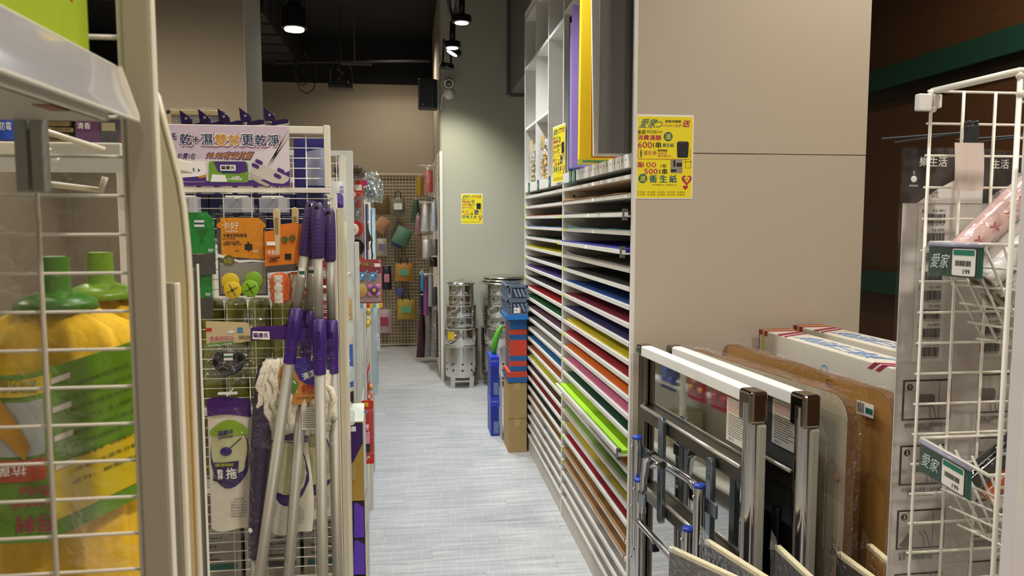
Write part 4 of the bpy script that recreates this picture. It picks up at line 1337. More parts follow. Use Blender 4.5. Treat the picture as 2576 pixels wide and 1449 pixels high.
# ================================================================ cleaning-goods end display on the left
GY = 1.95
t = thing('display_end_frame', 'cream enamelled display end with wire grid and framed header panel', 'display frame', (-.4, GY, 0))
obj('header_rail', MB().box(-.66, -.2075, GY - .008, GY + .013, 1.812, 1.83), W_POST, t, bevel=.0015)
obj('header_rail', MB().box(-.66, -.194, GY - .011, GY + .013, 1.6685, 1.681), W_POST, t, bevel=.0015)
obj('header_stile', MB().box(-.207, -.193, GY - .01, GY + .014, 1.6815, 1.833), W_POST, t, bevel=.0015)
obj('front_post', MB().box(-.1905, -.181, GY - .004, GY + .03, 0, 1.6675), W_POST, t, bevel=.001)
obj('front_post', MB().box(-.18, -.1655, GY + .002, GY + .04, 0, 1.632), CREAMP, t, bevel=.001)
for k in range(42):
    z = 1.655 - .0247 * k
    obj('grid_wire', MB().tube([(-.66, GY + .006, z), (-.188, GY + .006, z)], .0012, 5), W_WIRE, t, True)
for k in range(5):
    z = 1.803 - .0247 * k
    obj('grid_wire', MB().tube([(-.66, GY + .006, z), (-.2, GY + .006, z)], .0012, 5), W_WIRE, t, True)
for k in range(7):
    x = -.252 - .0665 * k
    obj('grid_upright', MB().tube([(x, GY + .009, .3), (x, GY + .009, 1.82)], .0013, 5), W_WIRE, t, True)

# ---- banner
PINK = mat('banner_lilac', '#cdb9c9', .5, var=.05, scale=6)
BW = mat('banner_white', '#d9cfd2', .5, var=.03)
NAVY = mat('banner_navy', '#23305c', .5)
GOLDP = mat('banner_gold', '#c78a1c', .5)
PURP = mat('banner_purple', '#4b2a74', .5, var=.05)
b = thing('header_banner', 'lilac printed banner with large Chinese slogan and mop picture', 'banner', (-.45, 1.938, 1.684))
yb = 1.9375
obj('panel', MB().box(-.66, -.2885, yb, yb + .003, 1.684, 1.8275), PINK, b)


def pf(name, poly, m, d=.0004):
    return obj(name, MB().prism(poly, (0, yb - d, 0), X_, Z_, (0, -.0002, 0)), m, b)


pf('printed_field', [(-.66, 1.684), (-.289, 1.684), (-.289, 1.80), (-.35, 1.77), (-.45, 1.75), (-.66, 1.745)], BW)
pf('printed_field', [(-.66, 1.684), (-.289, 1.684), (-.289, 1.722), (-.31, 1.712), (-.35, 1.70), (-.45, 1.696), (-.66, 1.694)], PURP, .0007)


def pl_(s, x, z, w, h, m, bold=.02, shear=0., d=.0012):
    lettering(s, (x, yb - d, z), X_, Z_, w, h, m, b, bold, shear)


for s, x, m in (('乾', -.5275, NAVY), ('+', -.5045, NAVY), ('濕', -.479, NAVY), ('雙', -.4475, GOLDP), ('效', -.4165, GOLDP), ('更', -.385, NAVY), ('乾', -.355, NAVY), ('淨', -.325, NAVY)):
    w = .013 if s == '+' else .027
    pl_(s, x + .0012, 1.7925, w * 1.14, w * 1.14, mat('banner_mauve', '#a16a86', .5), .1, 0, .0009)
    pl_(s, x, 1.794, w * 1.08, w * 1.08, WHITE, .085, 0, .0013)
    pl_(s, x, 1.794, w, w, m, .03, 0, .0017)
pl_('氏', -.5555, 1.80, .014, .016, NAVY, .04)
pl_('秒賣1包', -.527, 1.7545, .044, .0165, WHITE, .1, .1, .0010)
pl_('秒賣1包', -.527, 1.7545, .042, .015, PURP, .04, .1, .0014)
pl_('99.9%有效抗菌', -.428, 1.7565, .106, .0195, PURP, .09, .1, .0010)
pl_('99.9%有效抗菌', -.428, 1.7565, .103, .0165, GOLDP, .02, .1, .0014)
# wipes pack picture, white pack picture, mop picture
pf('printed_pack', [(-.479, 1.697), (-.477, 1.738), (-.472, 1.743), (-.392, 1.743), (-.386, 1.738), (-.386, 1.698), (-.39, 1.693), (-.474, 1.693)], mat('pack_green', '#6f9a33', .5, var=.2, scale=50), .0009)
pf('printed_pack', [(-.456, 1.718), (-.466, 1.742), (-.392, 1.743), (-.387, 1.72), (-.41, 1.713)], PURP, .0012)
pf('printed_plate', rrect(.036, .014, .002, 3, -.433, 1.7275), WHITE, .0015)
pl_('驅塵氏', -.433, 1.728, .031, .009, BLACK, .04, 0, .0019)
pf('printed_plate', rrect(.028, .005, .002, 3, -.433, 1.717), NAVY, .0015)
pf('printed_pack', [(-.474, 1.694), (-.47, 1.712), (-.44, 1.71), (-.436, 1.694)], WHITE, .0015)
pl_('SGS認證\n24小時有效抗菌', -.417, 1.703, .034, .010, WHITE, .05, .2, .0015)
pf('printed_pack', rrect(.058, .05, .004, 3, -.513, 1.718), WHITE, .0009)
pf('printed_pack', [(-.542, 1.694), (-.484, 1.694), (-.484, 1.708), (-.542, 1.703)], PURP, .0012)
pf('printed_pack', [(-.5, 1.702), (-.484, 1.705), (-.484, 1.712), (-.502, 1.706)], GOLDP, .0014)
pl_('驅塵氏', -.522, 1.722, .026, .009, BLACK, .05, 0, .0014)
pl_('➤', -.5, 1.721, .007, .01, PURP, .0, 0, .0014)
MOPW = mat('banner_mop_white', '#c9c1b4', .5, var=.06)
pf('printed_mop', [(-.385, 1.716), (-.37, 1.744), (-.29, 1.706), (-.293, 1.697), (-.305, 1.69), (-.33, 1.692)], MOPW, .0014)
pf('printed_mop', [(-.335, 1.686), (-.382, 1.712), (-.384, 1.704), (-.36, 1.69), (-.345, 1.684)], mat('banner_mop_shade', '#b3a893', .5), .0012)
pf('printed_handle', [(-.342, 1.731), (-.334, 1.735), (-.289, 1.821), (-.289, 1.803)], MOPW, .0012)
pf('printed_handle', [(-.3235, 1.757), (-.319, 1.7595), (-.3165, 1.765), (-.3205, 1.762)], DGRAY, .0015)
for x, z in ((-.369, 1.7325), (-.3605, 1.742), (-.318, 1.7085), (-.3095, 1.7215)):
    pf('printed_pad', [(x + p[0] * .9 + p[1] * .3, z + p[1] - p[0] * .42) for p in rrect(.019, .009, .0044, 4)], PURP, .0018)

# ---- dark purple squeegee heads and a small frame standing behind the header
for k, x in enumerate((-.575, -.53, -.483, -.43, -.37)):
    z = 1.862 + .003 * k
    q = thing('squeegee', ('dark purple squeegee head poking above the banner beside the wooden frame', 'dark purple squeegee head poking above the banner before the wooden frame', 'dark purple squeegee head above the gold slogan characters', 'dark purple squeegee head against the pale column', 'dark purple squeegee head nearest the open wire window')[k], 'squeegee', (x, 2.15, 1.557), group='squeegees above the banner')
    obj('blade_head', MB().prism([(0, .018), (.028, -.003), (.03, -.02), (.004, -.02)], (x, 2.06, z), X_, Z_, (0, .012, 0)), mat('glossy_dark_purple', '#1f1040', .2, var=.1, coat=.5), q, bevel=.002)
    obj('blade_arm', MB().prism([(.02, -.02), (.05, -.012), (.062, -.014), (.062, -.024), (.02, -.03)], (x, 2.06, z), X_, Z_, (0, .03, 0)), mat('glossy_dark_purple', '#1f1040'), q, bevel=.001)
    obj('shaft', MB().tube([(x + .02, 2.085, z - .02), (x + .02, 2.14, z - .06), (x + .02, 2.15, 1.557)], .007, 8), PURPLE, q, True)
    obj('eyelet', MB().lathe((x + .016, 2.0595, z - .004), [(.0035, 0), (.0028, .001)], 10, (0, -1, 0)), mat('silver_emblem', '#b8b8b8', .3, .8), q)
wf = thing('wooden_frame', 'pale wooden picture frame wrapped in film above the display', 'frame', (-.6, 2.3, 1.86))
FW_ = mat('pale_frame_wood', '#b49f6d', .5, var=.1, scale=8, stretch=(1, 1, 8))
obj('frame_rail', MB().box(-.675, -.52, 2.29, 2.31, 1.897, 1.911), FW_, wf, bevel=.002)
obj('frame_rail', MB().box(-.675, -.52, 2.29, 2.31, 1.556, 1.57), FW_, wf, bevel=.002)
obj('frame_stile', MB().box(-.675, -.661, 2.29, 2.31, 1.556, 1.911), FW_, wf, bevel=.002)
obj('frame_stile', MB().box(-.534, -.52, 2.29, 2.31, 1.556, 1.911), FW_, wf, bevel=.002)
obj('backing', MB().box(-.661, -.534, 2.3, 2.305, 1.57, 1.9), mat('frame_backing', '#8f8d86', .3), wf)
obj('wrapping_film', MB().box(-.68, -.515, 2.284, 2.316, 1.5565, 1.917), FILM2, wf)

# ---- boxes and packs behind the grid
NB = mat('navy_carton', '#1c1c4e', .45, var=.12)
IC = mat('pale_icon', '#6f7290', .5)
sb = thing('stock_shelf', 'white inner shelf carrying boxed stock behind the wire grid', 'shelf', (-.4, 2.2, .9))
for z in (1.555, 1.12, .93, .66):
    obj('shelf_board', MB().box(-.695, -.2, 2.0, 2.43, z - .014, z), W_POST, sb)
obj('side_panel', MB().box(-.71, -.695, 2.0, 2.43, 0, 1.8), W_POST, sb)
obj('back_post', MB().box(-.21, -.195, 2.415, 2.44, 0, 1.8), W_POST, sb)
names = ['beside the shelf side panel', 'second along', 'third along', 'fourth along', 'fifth along', 'at the aisle end']
for r_ in range(2):
    for k in range(6):
        x = -.64 + .0705 * k
        z = 1.556 + .0565 * r_
        c = thing('navy_carton', 'small navy carton with pale cup picture, %s of the %s layer' % (names[k], ('lower', 'upper')[r_]), 'carton', (x + .034, 2.06, z), group='navy cartons behind the grid')
        obj('carton', MB().box(x, x + .068, 2.02, 2.12, z, z + .0555), NB, c, bevel=.001)
        obj('printed_cup', MB().prism([(x + .022, z + .018), (x + .026, z + .01), (x + .042, z + .01), (x + .046, z + .018), (x + .044, z + .028), (x + .024, z + .028)], (0, 2.0195, 0), X_, Z_, (0, -.0003, 0)), IC, c)
        obj('printed_strip', MB().box(x + .012, x + .056, 2.019, 2.0195, z + .003, z + .007), IC, c)
np_ = thing('navy_pack', 'tall navy pack with clear bag leaning in the open wire window', 'pack', (-.25, 2.02, 1.67))
obj('pack', MB().box(-.292, -.214, 2.03, 2.06, 1.669, 1.812), mat('navy_violet_pack', '#27236b', .35, var=.15, scale=20), np_, bevel=.003)
obj('clear_bag', MB().sheet(6, 8, lambda u, v: (-.262 + .05 * u, 2.018 - .004 * math.sin(u * 6 + v * 5), 1.69 + .085 * v + .01 * u * v)), frosted('cloudy_bag', '#cfd6e6', .4, .2), np_, True)
OL = mat('olive_towel_cloth', '#77792c', .8, var=.15, scale=60, bump=.2)
rr = random.Random(6)
for r_ in range(2):
    for k in range(7):
        x = -.625 + .0585 * k
        z0, z1 = ((1.1205, 1.40), (.9305, 1.105))[r_]
        tag(obj('rolled_towel', MB().lathe((x, 2.05, z0), [(.02, 0), (.0275, .006), (.0285, .05), (.0285, z1 - z0 - .03), (.0265, z1 - z0 - .008), (.02, z1 - z0), (.006, z1 - z0 - .004)], 16), OL, smooth=True), 'olive green rolled cloth standing on the %s inner shelf, %s' % (('middle', 'lower')[r_], (names + ['past the aisle end'])[k]), 'rolled cloth', 'olive cloth rolls behind the grid')
GBX = mat('grey_label_carton', '#8e897d', .6, var=.05)
for k, (x0, x1, z0, z1, lab) in enumerate(((-.64, -.45, .661, .80, 'dim grey carton with printed label behind the lower grid by the side panel'), (-.44, -.3, .661, .85, 'grey carton with small black print behind the mop poles'), (-.29, -.205, .661, .9, 'narrow grey carton with green and black print near the aisle post'))):
    c = thing('stock_carton', lab, 'carton', ((x0 + x1) / 2, 2.1, z0), group='grey stock cartons')
    obj('carton', MB().box(x0, x1, 2.02, 2.3, z0, z1), GBX, c, bevel=.002)
    q = MB()
    ring_rows(q, (x0 + .02, 2.0195, z0 + .05), X_, Z_, (x1 - x0) * .7, (z1 - z0) * .5, 6, 1, seed=k)
    obj('print_rows', q, DGRAY, c)
    obj('print_band', MB().box(x0 + .01, x1 - .01, 2.0192, 2.0198, z0 + .03, z0 + .045), (GREENTAG, DGRAY, GREENTAG)[k], c)

# ---- clear ticket holders on the grid
for x0, x1, lab in ((-.565, -.493, 'clear ticket holder above the green clip cards'), (-.443, -.371, 'clear ticket holder above the orange house-shaped card'), (-.359, -.288, 'clear ticket holder above the wooden brush handles')):
    h = thing('ticket_holder', lab, 'ticket holder', ((x0 + x1) / 2, 1.94, 1.63), group='clear ticket holders')
    obj('flap', MB().box(x0, x1, 1.915, 1.9158, 1.62, 1.657), frosted('ticket_flap', '#dfe1ea', .22), h)
    obj('clip_bar', MB().box(x0 + .006, x1 - .018, 1.916, 1.953, 1.6565, 1.6605), WHITE, h)
    obj('hook_stem', MB().tube([((x0 + x1) / 2, 1.95, 1.655), ((x0 + x1) / 2, 1.87, 1.653), ((x0 + x1) / 2, 1.865, 1.658)], .0018, 6), W_WIRE, h)
    obj('insert', MB().box(x0 + .045, x0 + .065, 1.9165, 1.917, 1.622, 1.655), frosted('ticket_insert', '#c9c5ba', .45), h)

# ---- green clip cards
GC = mat('green_card', '#1c8a35', .45, var=.05)
DG2 = mat('card_charcoal', '#4a4743', .5)
for x0, z1, y, lab in ((-.533, 1.622, 1.925, 'green hanging card with funnel picture and small price sticker'), (-.545, 1.515, 1.935, 'green hanging card hung lower behind the funnel card')):
    c = thing('clip_card', lab, 'card pack', (x0 + .03, y, z1 - .15), group='green hang cards')
    obj('card', MB().prism([(0, -.1), (.067, -.1), (.067, -.02), (.05, 0), (0, 0)], (x0, y, z1), X_, Z_, (0, .001, 0)), GC, c)
    obj('card_foot', MB().prism([(0, -.15), (.067, -.15), (.067, -.098), (.03, -.102), (0, -.1)], (x0, y - .0004, z1), X_, Z_, (0, .001, 0)), DG2, c)
    obj('printed_funnel', MB().prism([(.024, -.045), (.055, -.038), (.047, -.052), (.041, -.056), (.04, -.075), (.034, -.078), (.033, -.056)], (x0, y - .0008, z1), X_, Z_, (0, -.0002, 0)), mat('card_green_shade', '#176b2a', .5), c)
    obj('price_sticker', MB().box(x0 + .021, x0 + .044, y - .0016, y - .001, z1 - .036, z1 - .02), WHITE, c)
    obj('sticker_band', MB().box(x0 + .021, x0 + .044, y - .002, y - .0016, z1 - .03, z1 - .0255), GREENTAG, c)
    lettering('88', (x0 + .056, y - .0008, z1 - .092), X_, Z_, .01, .007, WHITE, c, .03)
    obj('bag', MB().sheet(4, 8, lambda u, v: (x0 - .003 + .073 * u, y - .004 - .004 * math.sin(u * 3), z1 - .17 * v + .004)), FILM, c, True)

# ---- orange house card with clip discs
c = thing('cloth_clip_pack', 'clear pack with orange house-shaped card and yellow and green clip discs', 'card pack', (-.4, 1.92, 1.40))
OR = mat('orange_card', '#d98a14', .45, var=.06)
yc = 1.918
obj('card', MB().box(-.459, -.345, yc, yc + .001, 1.42, 1.608), DG2, c)
obj('card_house', MB().prism([(-.459, 1.585), (-.459, 1.593), (-.45, 1.598), (-.45, 1.608), (-.362, 1.608), (-.346, 1.592), (-.346, 1.585), (-.352, 1.583), (-.352, 1.507), (-.45, 1.516), (-.45, 1.583)], (0, yc - .0005, 0), X_, Z_, (0, -.0003, 0)), OR, c)


def cl_(s, x, z, w, h, m, bold=.015, d=.0012):
    lettering(s, (x, yc - d, z), X_, Z_, w, h, m, c, bold)


cl_('卡好', -.428, 1.589, .04, .017, WHITE, .0)
cl_('KaiHao', -.424, 1.576, .026, .005, WHITE, .02)
cl_('卡得住抹布掛架', -.418, 1.5655, .056, .009, BLACK, .04)
cl_('CLOTH RACK', -.431, 1.558, .03, .0045, BLACK)
cl_('・重物設計 輕巧實用\n・輕鬆黏貼 不傷牆 免釘洗', -.425, 1.547, .045, .011, BLACK)
cl_('2枚入', -.413, 1.529, .011, .005, BLACK)
cl_('A24', -.371, 1.528, .011, .006, WHITE, .02)
obj('printed_jars', MB().box(-.396, -.378, yc - .001, yc - .0007, 1.53, 1.545).box(-.389, -.385, yc - .0014, yc - .001, 1.527, 1.55), BLACK, c)
obj('card_wave', MB().prism([(-.459, 1.522), (-.44, 1.516), (-.41, 1.506), (-.38, 1.507), (-.345, 1.504), (-.345, 1.5), (-.38, 1.502), (-.41, 1.5), (-.44, 1.509), (-.459, 1.514)], (0, yc - .0008, 0), X_, Z_, (0, -.0003, 0)), WHITE, c)
obj('round_seal', MB().prism(circ(.0135, 20, -.434, 1.505), (0, yc - .0012, 0), X_, Z_, (0, -.0003, 0)), mat('seal_olive', '#5f5a22', .5), c)
cl_('強力黏膠\n重複使用', -.434, 1.505, .019, .012, mat('seal_gold', '#b3a338', .5), .01, .0018)
obj('card_photo', MB().box(-.455, -.348, yc - .0009, yc - .0006, 1.424, 1.5), mat('card_photo_grey', '#8d8880', .5, var=.2, scale=25), c)
for x, z, m, s in ((-.43, 1.455, mat('yellow_disc', '#d9bb12', .4), 0), (-.375, 1.458, mat('green_disc', '#7fae1c', .4), 1)):
    for k in range(2):
        xx, zz = (x, z) if k == 0 else (x + (.006 if s == 0 else -.008), z - .02)
        d = obj('clip_disc', MB().lathe((xx, yc - .004 - .007 * k, zz), [(.021, 0), (.021, .004), (.019, .0055), (.004, .0055)], 24, (0, -1, 0)), m, c, smooth=2)
        q = MB()
        for j in range(4):
            a = j * PI / 2 + .5
            p = Vector((xx, yc - .0105 - .007 * k, zz))
            q.tube([p, p + X_ * .015 * math.cos(a) + Z_ * .015 * math.sin(a)], .0008, 4)
        q.lathe((xx, yc - .0098 - .007 * k, zz), [(.003, 0), (.003, .001)], 10, (0, -1, 0))
        if k:
            obj('disc_slots', q, BLACK, d)
obj('clear_bag', MB().sheet(8, 12, lambda u, v: (-.4635 + .125 * u, yc - .016 - .003 * math.sin(u * 7 + v * 3), 1.405 + .222 * v)), FILM, c, True)
obj('bag_seal', MB().box(-.4635, -.3385, yc - .013, yc - .012, 1.4, 1.412), FILM2, c)

# ---- sponge brushes with wooden handles
WOODH = mat('pale_handle', '#c9b283', .45, var=.08)
ORC = mat('orange_tag', '#d8761c', .45, var=.06)
for k, (x, y, lab) in enumerate(((-.312, 1.893, 'orange and white sponge brush with pale handle and orange tag'), (-.28, 1.927, 'orange and white sponge brush tucked behind its twin'))):
    c = thing('sponge_brush', lab, 'brush', (x, y, 1.4), group='sponge brushes')
    dz = .0 if k == 0 else .004
    hl = [(x - .004, 1.625 + dz), (x - .008, 1.61 + dz), (x - .006, 1.58), (x, 1.535), (x, 1.49)]
    obj('handle', MB().prism([(-.008, .0), (-.0075, .008), (0, .012), (.0075, .008), (.009, 0), (.007, -.06), (.005, -.1), (-.003, -.1), (-.006, -.06)], (x - .004 + .006 * k, y, 1.618 + dz), X_, Z_, (0, .007, 0)), WOODH, c, bevel=.002)
    obj('handle_slot', MB().prism(rrect(.007, .04, .0034, 4, 0, -.03), (x - .004 + .006 * k, y - .0006, 1.618 + dz), X_, Z_, (0, -.0004, 0)), mat('handle_slot', '#8d7748', .5), c)
    obj('hang_tag', MB().sheet(6, 5, lambda u, v: (x - .034 + .078 * u + .004 * k, y + .006 - .004 * math.sin(u * 3), 1.49 + (.085 + .012 * (u > .45) + .01 * u) * v)), ORC, c, True)
    obj('tag_foot', MB().sheet(6, 2, lambda u, v: (x - .032 + .072 * u, y + .0045 - .004 * math.sin(u * 3), 1.476 + .016 * v + .006 * u)), DG2, c, True)
    if k == 0:
        lettering('卡好', (x - .017, y + .002, 1.525), X_, Z_, .024, .012, WHITE, c, .02)
        lettering('多功能海綿刷\n— 可彎曲 —\n輕鬆去污', (x - .014, y + .002, 1.508), X_, Z_, .032, .014, BLACK, c, .03)
        obj('price_sticker', MB().box(x - .028, x - .008, y + .0005, y + .001, 1.542, 1.551), WHITE, c)
        for xx in (.014, .032):
            obj('round_seal', MB().prism(circ(.008, 16, x + xx, 1.553 + xx * .2), (0, y - .0005, 0), X_, Z_, (0, -.0003, 0)), mat('seal_olive', '#5f5a22', .5), c)
        obj('printed_jars', MB().box(x + .013, x + .028, y + .0005, y + .001, 1.508, 1.522), BLACK, c)
    sp = MB()
    rr2 = random.Random(k)
    prof = [(.011, 0), (.0195, .004), (.023, .012), (.0212, .022), (.0243, .03), (.022, .04), (.0243, .05), (.022, .06), (.0195, .068), (.009, .073)]
    obj('sponge', sp.lathe((x, y, 1.403), prof, 22), mat('orange_sponge', '#d3591c', .85, var=.2, scale=90, bump=.4), c, True)
    obj('sponge_stripe', MB().sheet(4, 9, lambda u, v: (x - .010 + .02 * u, y - .0255 + .004 * (u - .5) ** 2 * 4 + .0015 * math.sin(v * 20), 1.406 + .066 * v)), mat('white_sponge', '#cfc8b8', .85, var=.1, scale=90, bump=.4), c, True)
    obj('clear_sleeve', MB().lathe((x, y, 1.399), [(.0262, 0), (.0262, .078)], 16, cap=False), FILM, c, True)

# ---- telescopic mop poles leaning on the grid
PUR2 = mat('violet_grip', '#3b2359', .5, var=.06)
for k, (tp, bt, lab) in enumerate((((-.2325, 1.893, 1.648), (-.359, 1.79, .769), 'telescopic mop pole leaning furthest over with violet grip and joint'), ((-.2265, 1.93, 1.64), (-.298, 1.83, .765), 'telescopic mop pole slightly tilted behind the furthest-leaning one'), ((-.2165, 1.862, 1.643), (-.213, 1.78, .76), 'telescopic mop pole standing upright beside the cream post'), ((-.197, 1.927, 1.632), (-.187, 1.86, .758), 'telescopic mop pole tucked behind the upright one against the post'))):
    tp, bt = Vector(tp), Vector(bt)
    d = (bt - tp) / (tp.z - bt.z)

    def P(z):
        return tp + d * (tp.z - z)
    c = thing('mop_pole', lab, 'mop pole', tuple(P(0)), group='violet-gripped mop poles')
    gr = MB().tube([P(tp.z), P(tp.z - .012), P(tp.z - .06), P(tp.z - .125), P(tp.z - .13)], [.0095, .0145, .0155, .0145, .0125], 12)
    g = obj('grip', gr, PUR2, c, True)
    q = MB()
    for j in range(9):
        z = tp.z - .04 - .009 * j
        for s in (-.005, .005):
            q.ball(P(z) + Vector((s, -.0138, 0)), .0022, 6, 4)
    obj('grip_dimples', q, PURPLE, g, True)
    obj('hang_hole', MB().lathe(P(tp.z - .012) + Vector((0, -.0125, 0)), [(.0055, 0), (.0055, .002), (.003, .0025)], 12, (0, -1, 0)), BLACKP, g)
    zc = 1.39 - .012 * k
    obj('upper_tube', MB().tube([P(tp.z - .125), P(zc)], .0105, 14), ALU, c, True)
    jn = obj('joint', MB().tube([P(zc + .005), P(zc), P(zc - .05), P(zc - .085), P(zc - .09), P(zc - .125)], [.011, .0155, .0165, .015, .0145, .0145], 14), PURPLE, c, smooth=2)
    obj('joint_button', MB().obox(P(zc - .045) + Vector((0, -.0165, 0)), (.004, 0, 0), (0, .0015, 0), (0, 0, .022)), mat('dark_violet', '#2f1457', .4), jn)
    obj('joint_groove', MB().tube([P(zc - .089), P(zc - .091)], .0149, 14), mat('dark_violet', '#2f1457'), jn, True)
    obj('lower_tube', MB().tube([P(zc - .12), P(.03)], .0128, 14), ALU, c, True)
    obj('rubber_foot', MB().tube([P(.04), P(.0)], .0145, 12), BLACKP, c, True)
    if k < 2:
        obj('sticker', MB().obox(P(1.478) + Vector((.001, -.0106, 0)), (.006, 0, 0), (0, .0004, 0), (0, 0, .012)), WHITE, c)
        obj('sticker_band', MB().obox(P(1.478) + Vector((.001, -.0112, 0)), (.006, 0, 0), (0, .0003, 0), (0, 0, .004)), GREENTAG, c)
obj_ = thing('grid_hook', 'white wire hook holding the violet mop grips', 'hook', (-.228, 1.94, 1.63))
obj('prong', MB().tube([(-.229, 1.955, 1.634), (-.229, 1.872, 1.632), (-.229, 1.868, 1.64)], .003, 8), WHITE, obj_, True)

# ---- mop holder pack (beige header, black holder)
c = thing('mop_holder_pack', 'clear pack with beige antler header card and black mop holder', 'card pack', (-.43, 1.9, 1.21))
BEI = mat('beige_card', '#c7b488', .5, var=.06, scale=12)
yd = 1.899
obj('header_card', MB().prism([(-.487, 1.3), (-.38, 1.312), (-.38, 1.35), (-.395, 1.357), (-.487, 1.362)], (0, yd, 0), X_, Z_, (0, .001, 0)), BEI, c)
obj('header_band', MB().prism([(-.487, 1.298), (-.425, 1.305), (-.425, 1.312), (-.487, 1.307)], (0, yd - .0005, 0), X_, Z_, (0, -.0003, 0)), mat('card_leaf_green', '#5a8a2c', .5), c)
lettering('鹿角拖把架', (-.451, yd - .0012, 1.3195), Vector((1, 0, .03)), Z_, .06, .016, WHITE, c, .06)
lettering('鹿角拖把架', (-.451, yd - .0016, 1.3195), Vector((1, 0, .03)), Z_, .058, .0145, mat('card_red_orange', '#b8461c', .5), c, .015)
lettering('免釘免鑽・不傷牆面', (-.456, yd - .0014, 1.3045), Vector((1, 0, .08)), Z_, .055, .0045, WHITE, c)
lettering('超級無痕膠 方便 實用', (-.398, yd - .0012, 1.321), X_, Z_, .028, .01, BLACK, c)
lettering('1枚', (-.385, yd - .0012, 1.35), X_, Z_, .008, .006, BLACK, c)
obj('printed_picture', MB().box(-.415, -.402, yd - .0008, yd - .0005, 1.332, 1.345), mat('picture_blue', '#3f7fa8', .5), c)
obj('printed_picture', MB().box(-.487, -.474, yd - .0008, yd - .0005, 1.337, 1.345), REDP, c)
obj('printed_picture', MB().prism([(-.44, 1.333), (-.43, 1.34), (-.418, 1.336), (-.428, 1.33)], (0, yd - .0008, 0), X_, Z_, (0, -.0003, 0)), LABELP, c)
obj('mop_holder', MB().prism([(1.25 * p[0], 1.2 * p[1]) for p in [(.03 * math.cos(a * .2618 + PI), .034 * math.sin(a * .2618 + PI)) for a in range(13)] + [(.02, .018), (.011, .016), (.009, -.012), (0, -.018), (-.009, -.012), (-.011, .016), (-.02, .018)]], (-.433, yd - .004, 1.272), X_, Z_, (0, -.018, 0)), mat('black_gloss_plastic', '#0c0c0d', .25), c, bevel=.003)
obj('holder_insert', MB().prism([(-.011, .022), (.011, .022), (.009, -.016), (0, -.024), (-.009, -.016)], (-.433, yd - .005, 1.272), X_, Z_, (0, -.012, 0)), mat('smoke_insert', '#5c574b', .35), c, bevel=.002)
obj('holder_arm', MB().tube([(-.463, yd - .012, 1.262), (-.478, yd - .012, 1.256)], .0018, 6).tube([(-.403, yd - .012, 1.262), (-.388, yd - .012, 1.268)], .0018, 6), BLACKP, c)
obj('price_sticker', MB().box(-.443, -.422, yd - .0235, yd - .023, 1.27, 1.286), WHITE, c)
obj('sticker_band', MB().box(-.443, -.422, yd - .0239, yd - .0235, 1.276, 1.281), GREENTAG, c)
rr = random.Random(14)
obj('clear_bag', MB().sheet(10, 9, lambda u, v: (-.49 + .115 * u, yd - .026 + rr.uniform(-.004, .004) + .018 * abs(u - .5), 1.212 + .096 * v)), FILM2, c, True)
obj('bag_puff', MB().sheet(6, 5, lambda u, v: (-.405 + .052 * u, yd + .02 + rr.uniform(-.008, .008), 1.325 + .06 * v)), FILM2, c, True)

# ---- rope mop refill in purple-headed bag
c = thing('rope_mop_pack', 'clear bag of white rope mop with purple header hung behind the poles', 'mop pack', (-.28, 1.88, 1.07))
PH = mat('purple_header', '#45206a', .35, var=.15, scale=14)
ym = 1.872
obj('header', MB().sheet(8, 2, lambda u, v: (-.378 + .16 * u, ym - .006 + .003 * math.sin(u * 8), 1.316 + .032 * v - .0 * u + .004 * math.sin(u * 5))), PH, c, True)
obj('header_flap', MB().sheet(8, 2, lambda u, v: (-.315 + .1 * u, ym + .02, 1.345 + .022 * v * math.sin(u * 2.5))), PH, c, True)
obj('name_plate', MB().prism([(-.373, 1.322), (-.333, 1.32), (-.334, 1.339), (-.372, 1.341)], (0, ym - .011, 0), X_, Z_, (0, -.0004, 0)), WHITE, c)
lettering('驅塵氏', (-.3535, ym - .012, 1.331), Vector((1, 0, -.03)), Z_, .034, .011, mat('plate_purple', '#4a1f6e', .5), c, .04)
rr = random.Random(33)
ROPE = mat('white_cotton_rope', '#ebe3d0', .9, var=.08, scale=120, bump=.4)
q = MB()
for k in range(64):
    u = k / 63
    x0 = -.305 + .09 * (u - .5)
    x1 = -.365 + .175 * u
    y = ym + .012 + rr.uniform(-.012, .014)
    zb = 1.085 + rr.uniform(-.006, .03) + .02 * abs(u - .5)
    pts = []
    for j in range(9):
        s = j / 8
        pts.append((x0 + (x1 - x0) * min(1, s * 1.7) ** .7 + .006 * math.sin(j * 1.7 + k), y - .012 * math.sin(s * PI) + .004 * math.sin(j * 2.1 + k * 1.3), 1.268 - .012 * abs(u - .45) - (1.262 - zb) * s + .004 * math.sin(j * 2 + k)))
    q.tube(pts, .0075, 6)
obj('rope_core', MB().sheet(10, 10, lambda u, v: (-.365 + .178 * u, ym + .014 - .016 * max(0, math.sin(PI * u)) ** .6 * max(0, math.sin(PI * (.1 + .85 * v))) ** .6, 1.078 + .17 * v - .012 * math.cos(u * 6))), ROPE, c, True)
ro = obj('rope_strands', q, ROPE, c, True)
ro['kind'] = 'stuff'
obj('printed_insert', MB().prism([(.05 * math.cos(a * .2094), .058 * math.sin(a * .2094)) for a in range(30)], (-.268, ym - .016, 1.22), X_, Z_, (0, -.0005, 0)), mat('insert_orange', '#cf8a2a', .45, var=.15, scale=20), c)
obj('printed_insert', MB().prism([(.0 , .0), (.03, -.02), (.049, .01), (.038, .042), (.01, .055), (-.02, .05)], (-.266, ym - .0172, 1.222), X_, Z_, (0, -.0004, 0)), mat('insert_purple', '#36208a', .45, var=.1), c)
obj('printed_insert', MB().prism([(-.045, .012), (-.02, .018), (.0, -.01), (-.012, -.035), (-.03, -.02)], (-.268, ym - .0172, 1.222), X_, Z_, (0, -.0004, 0)), mat('insert_green', '#4a8a30', .45, var=.1), c)
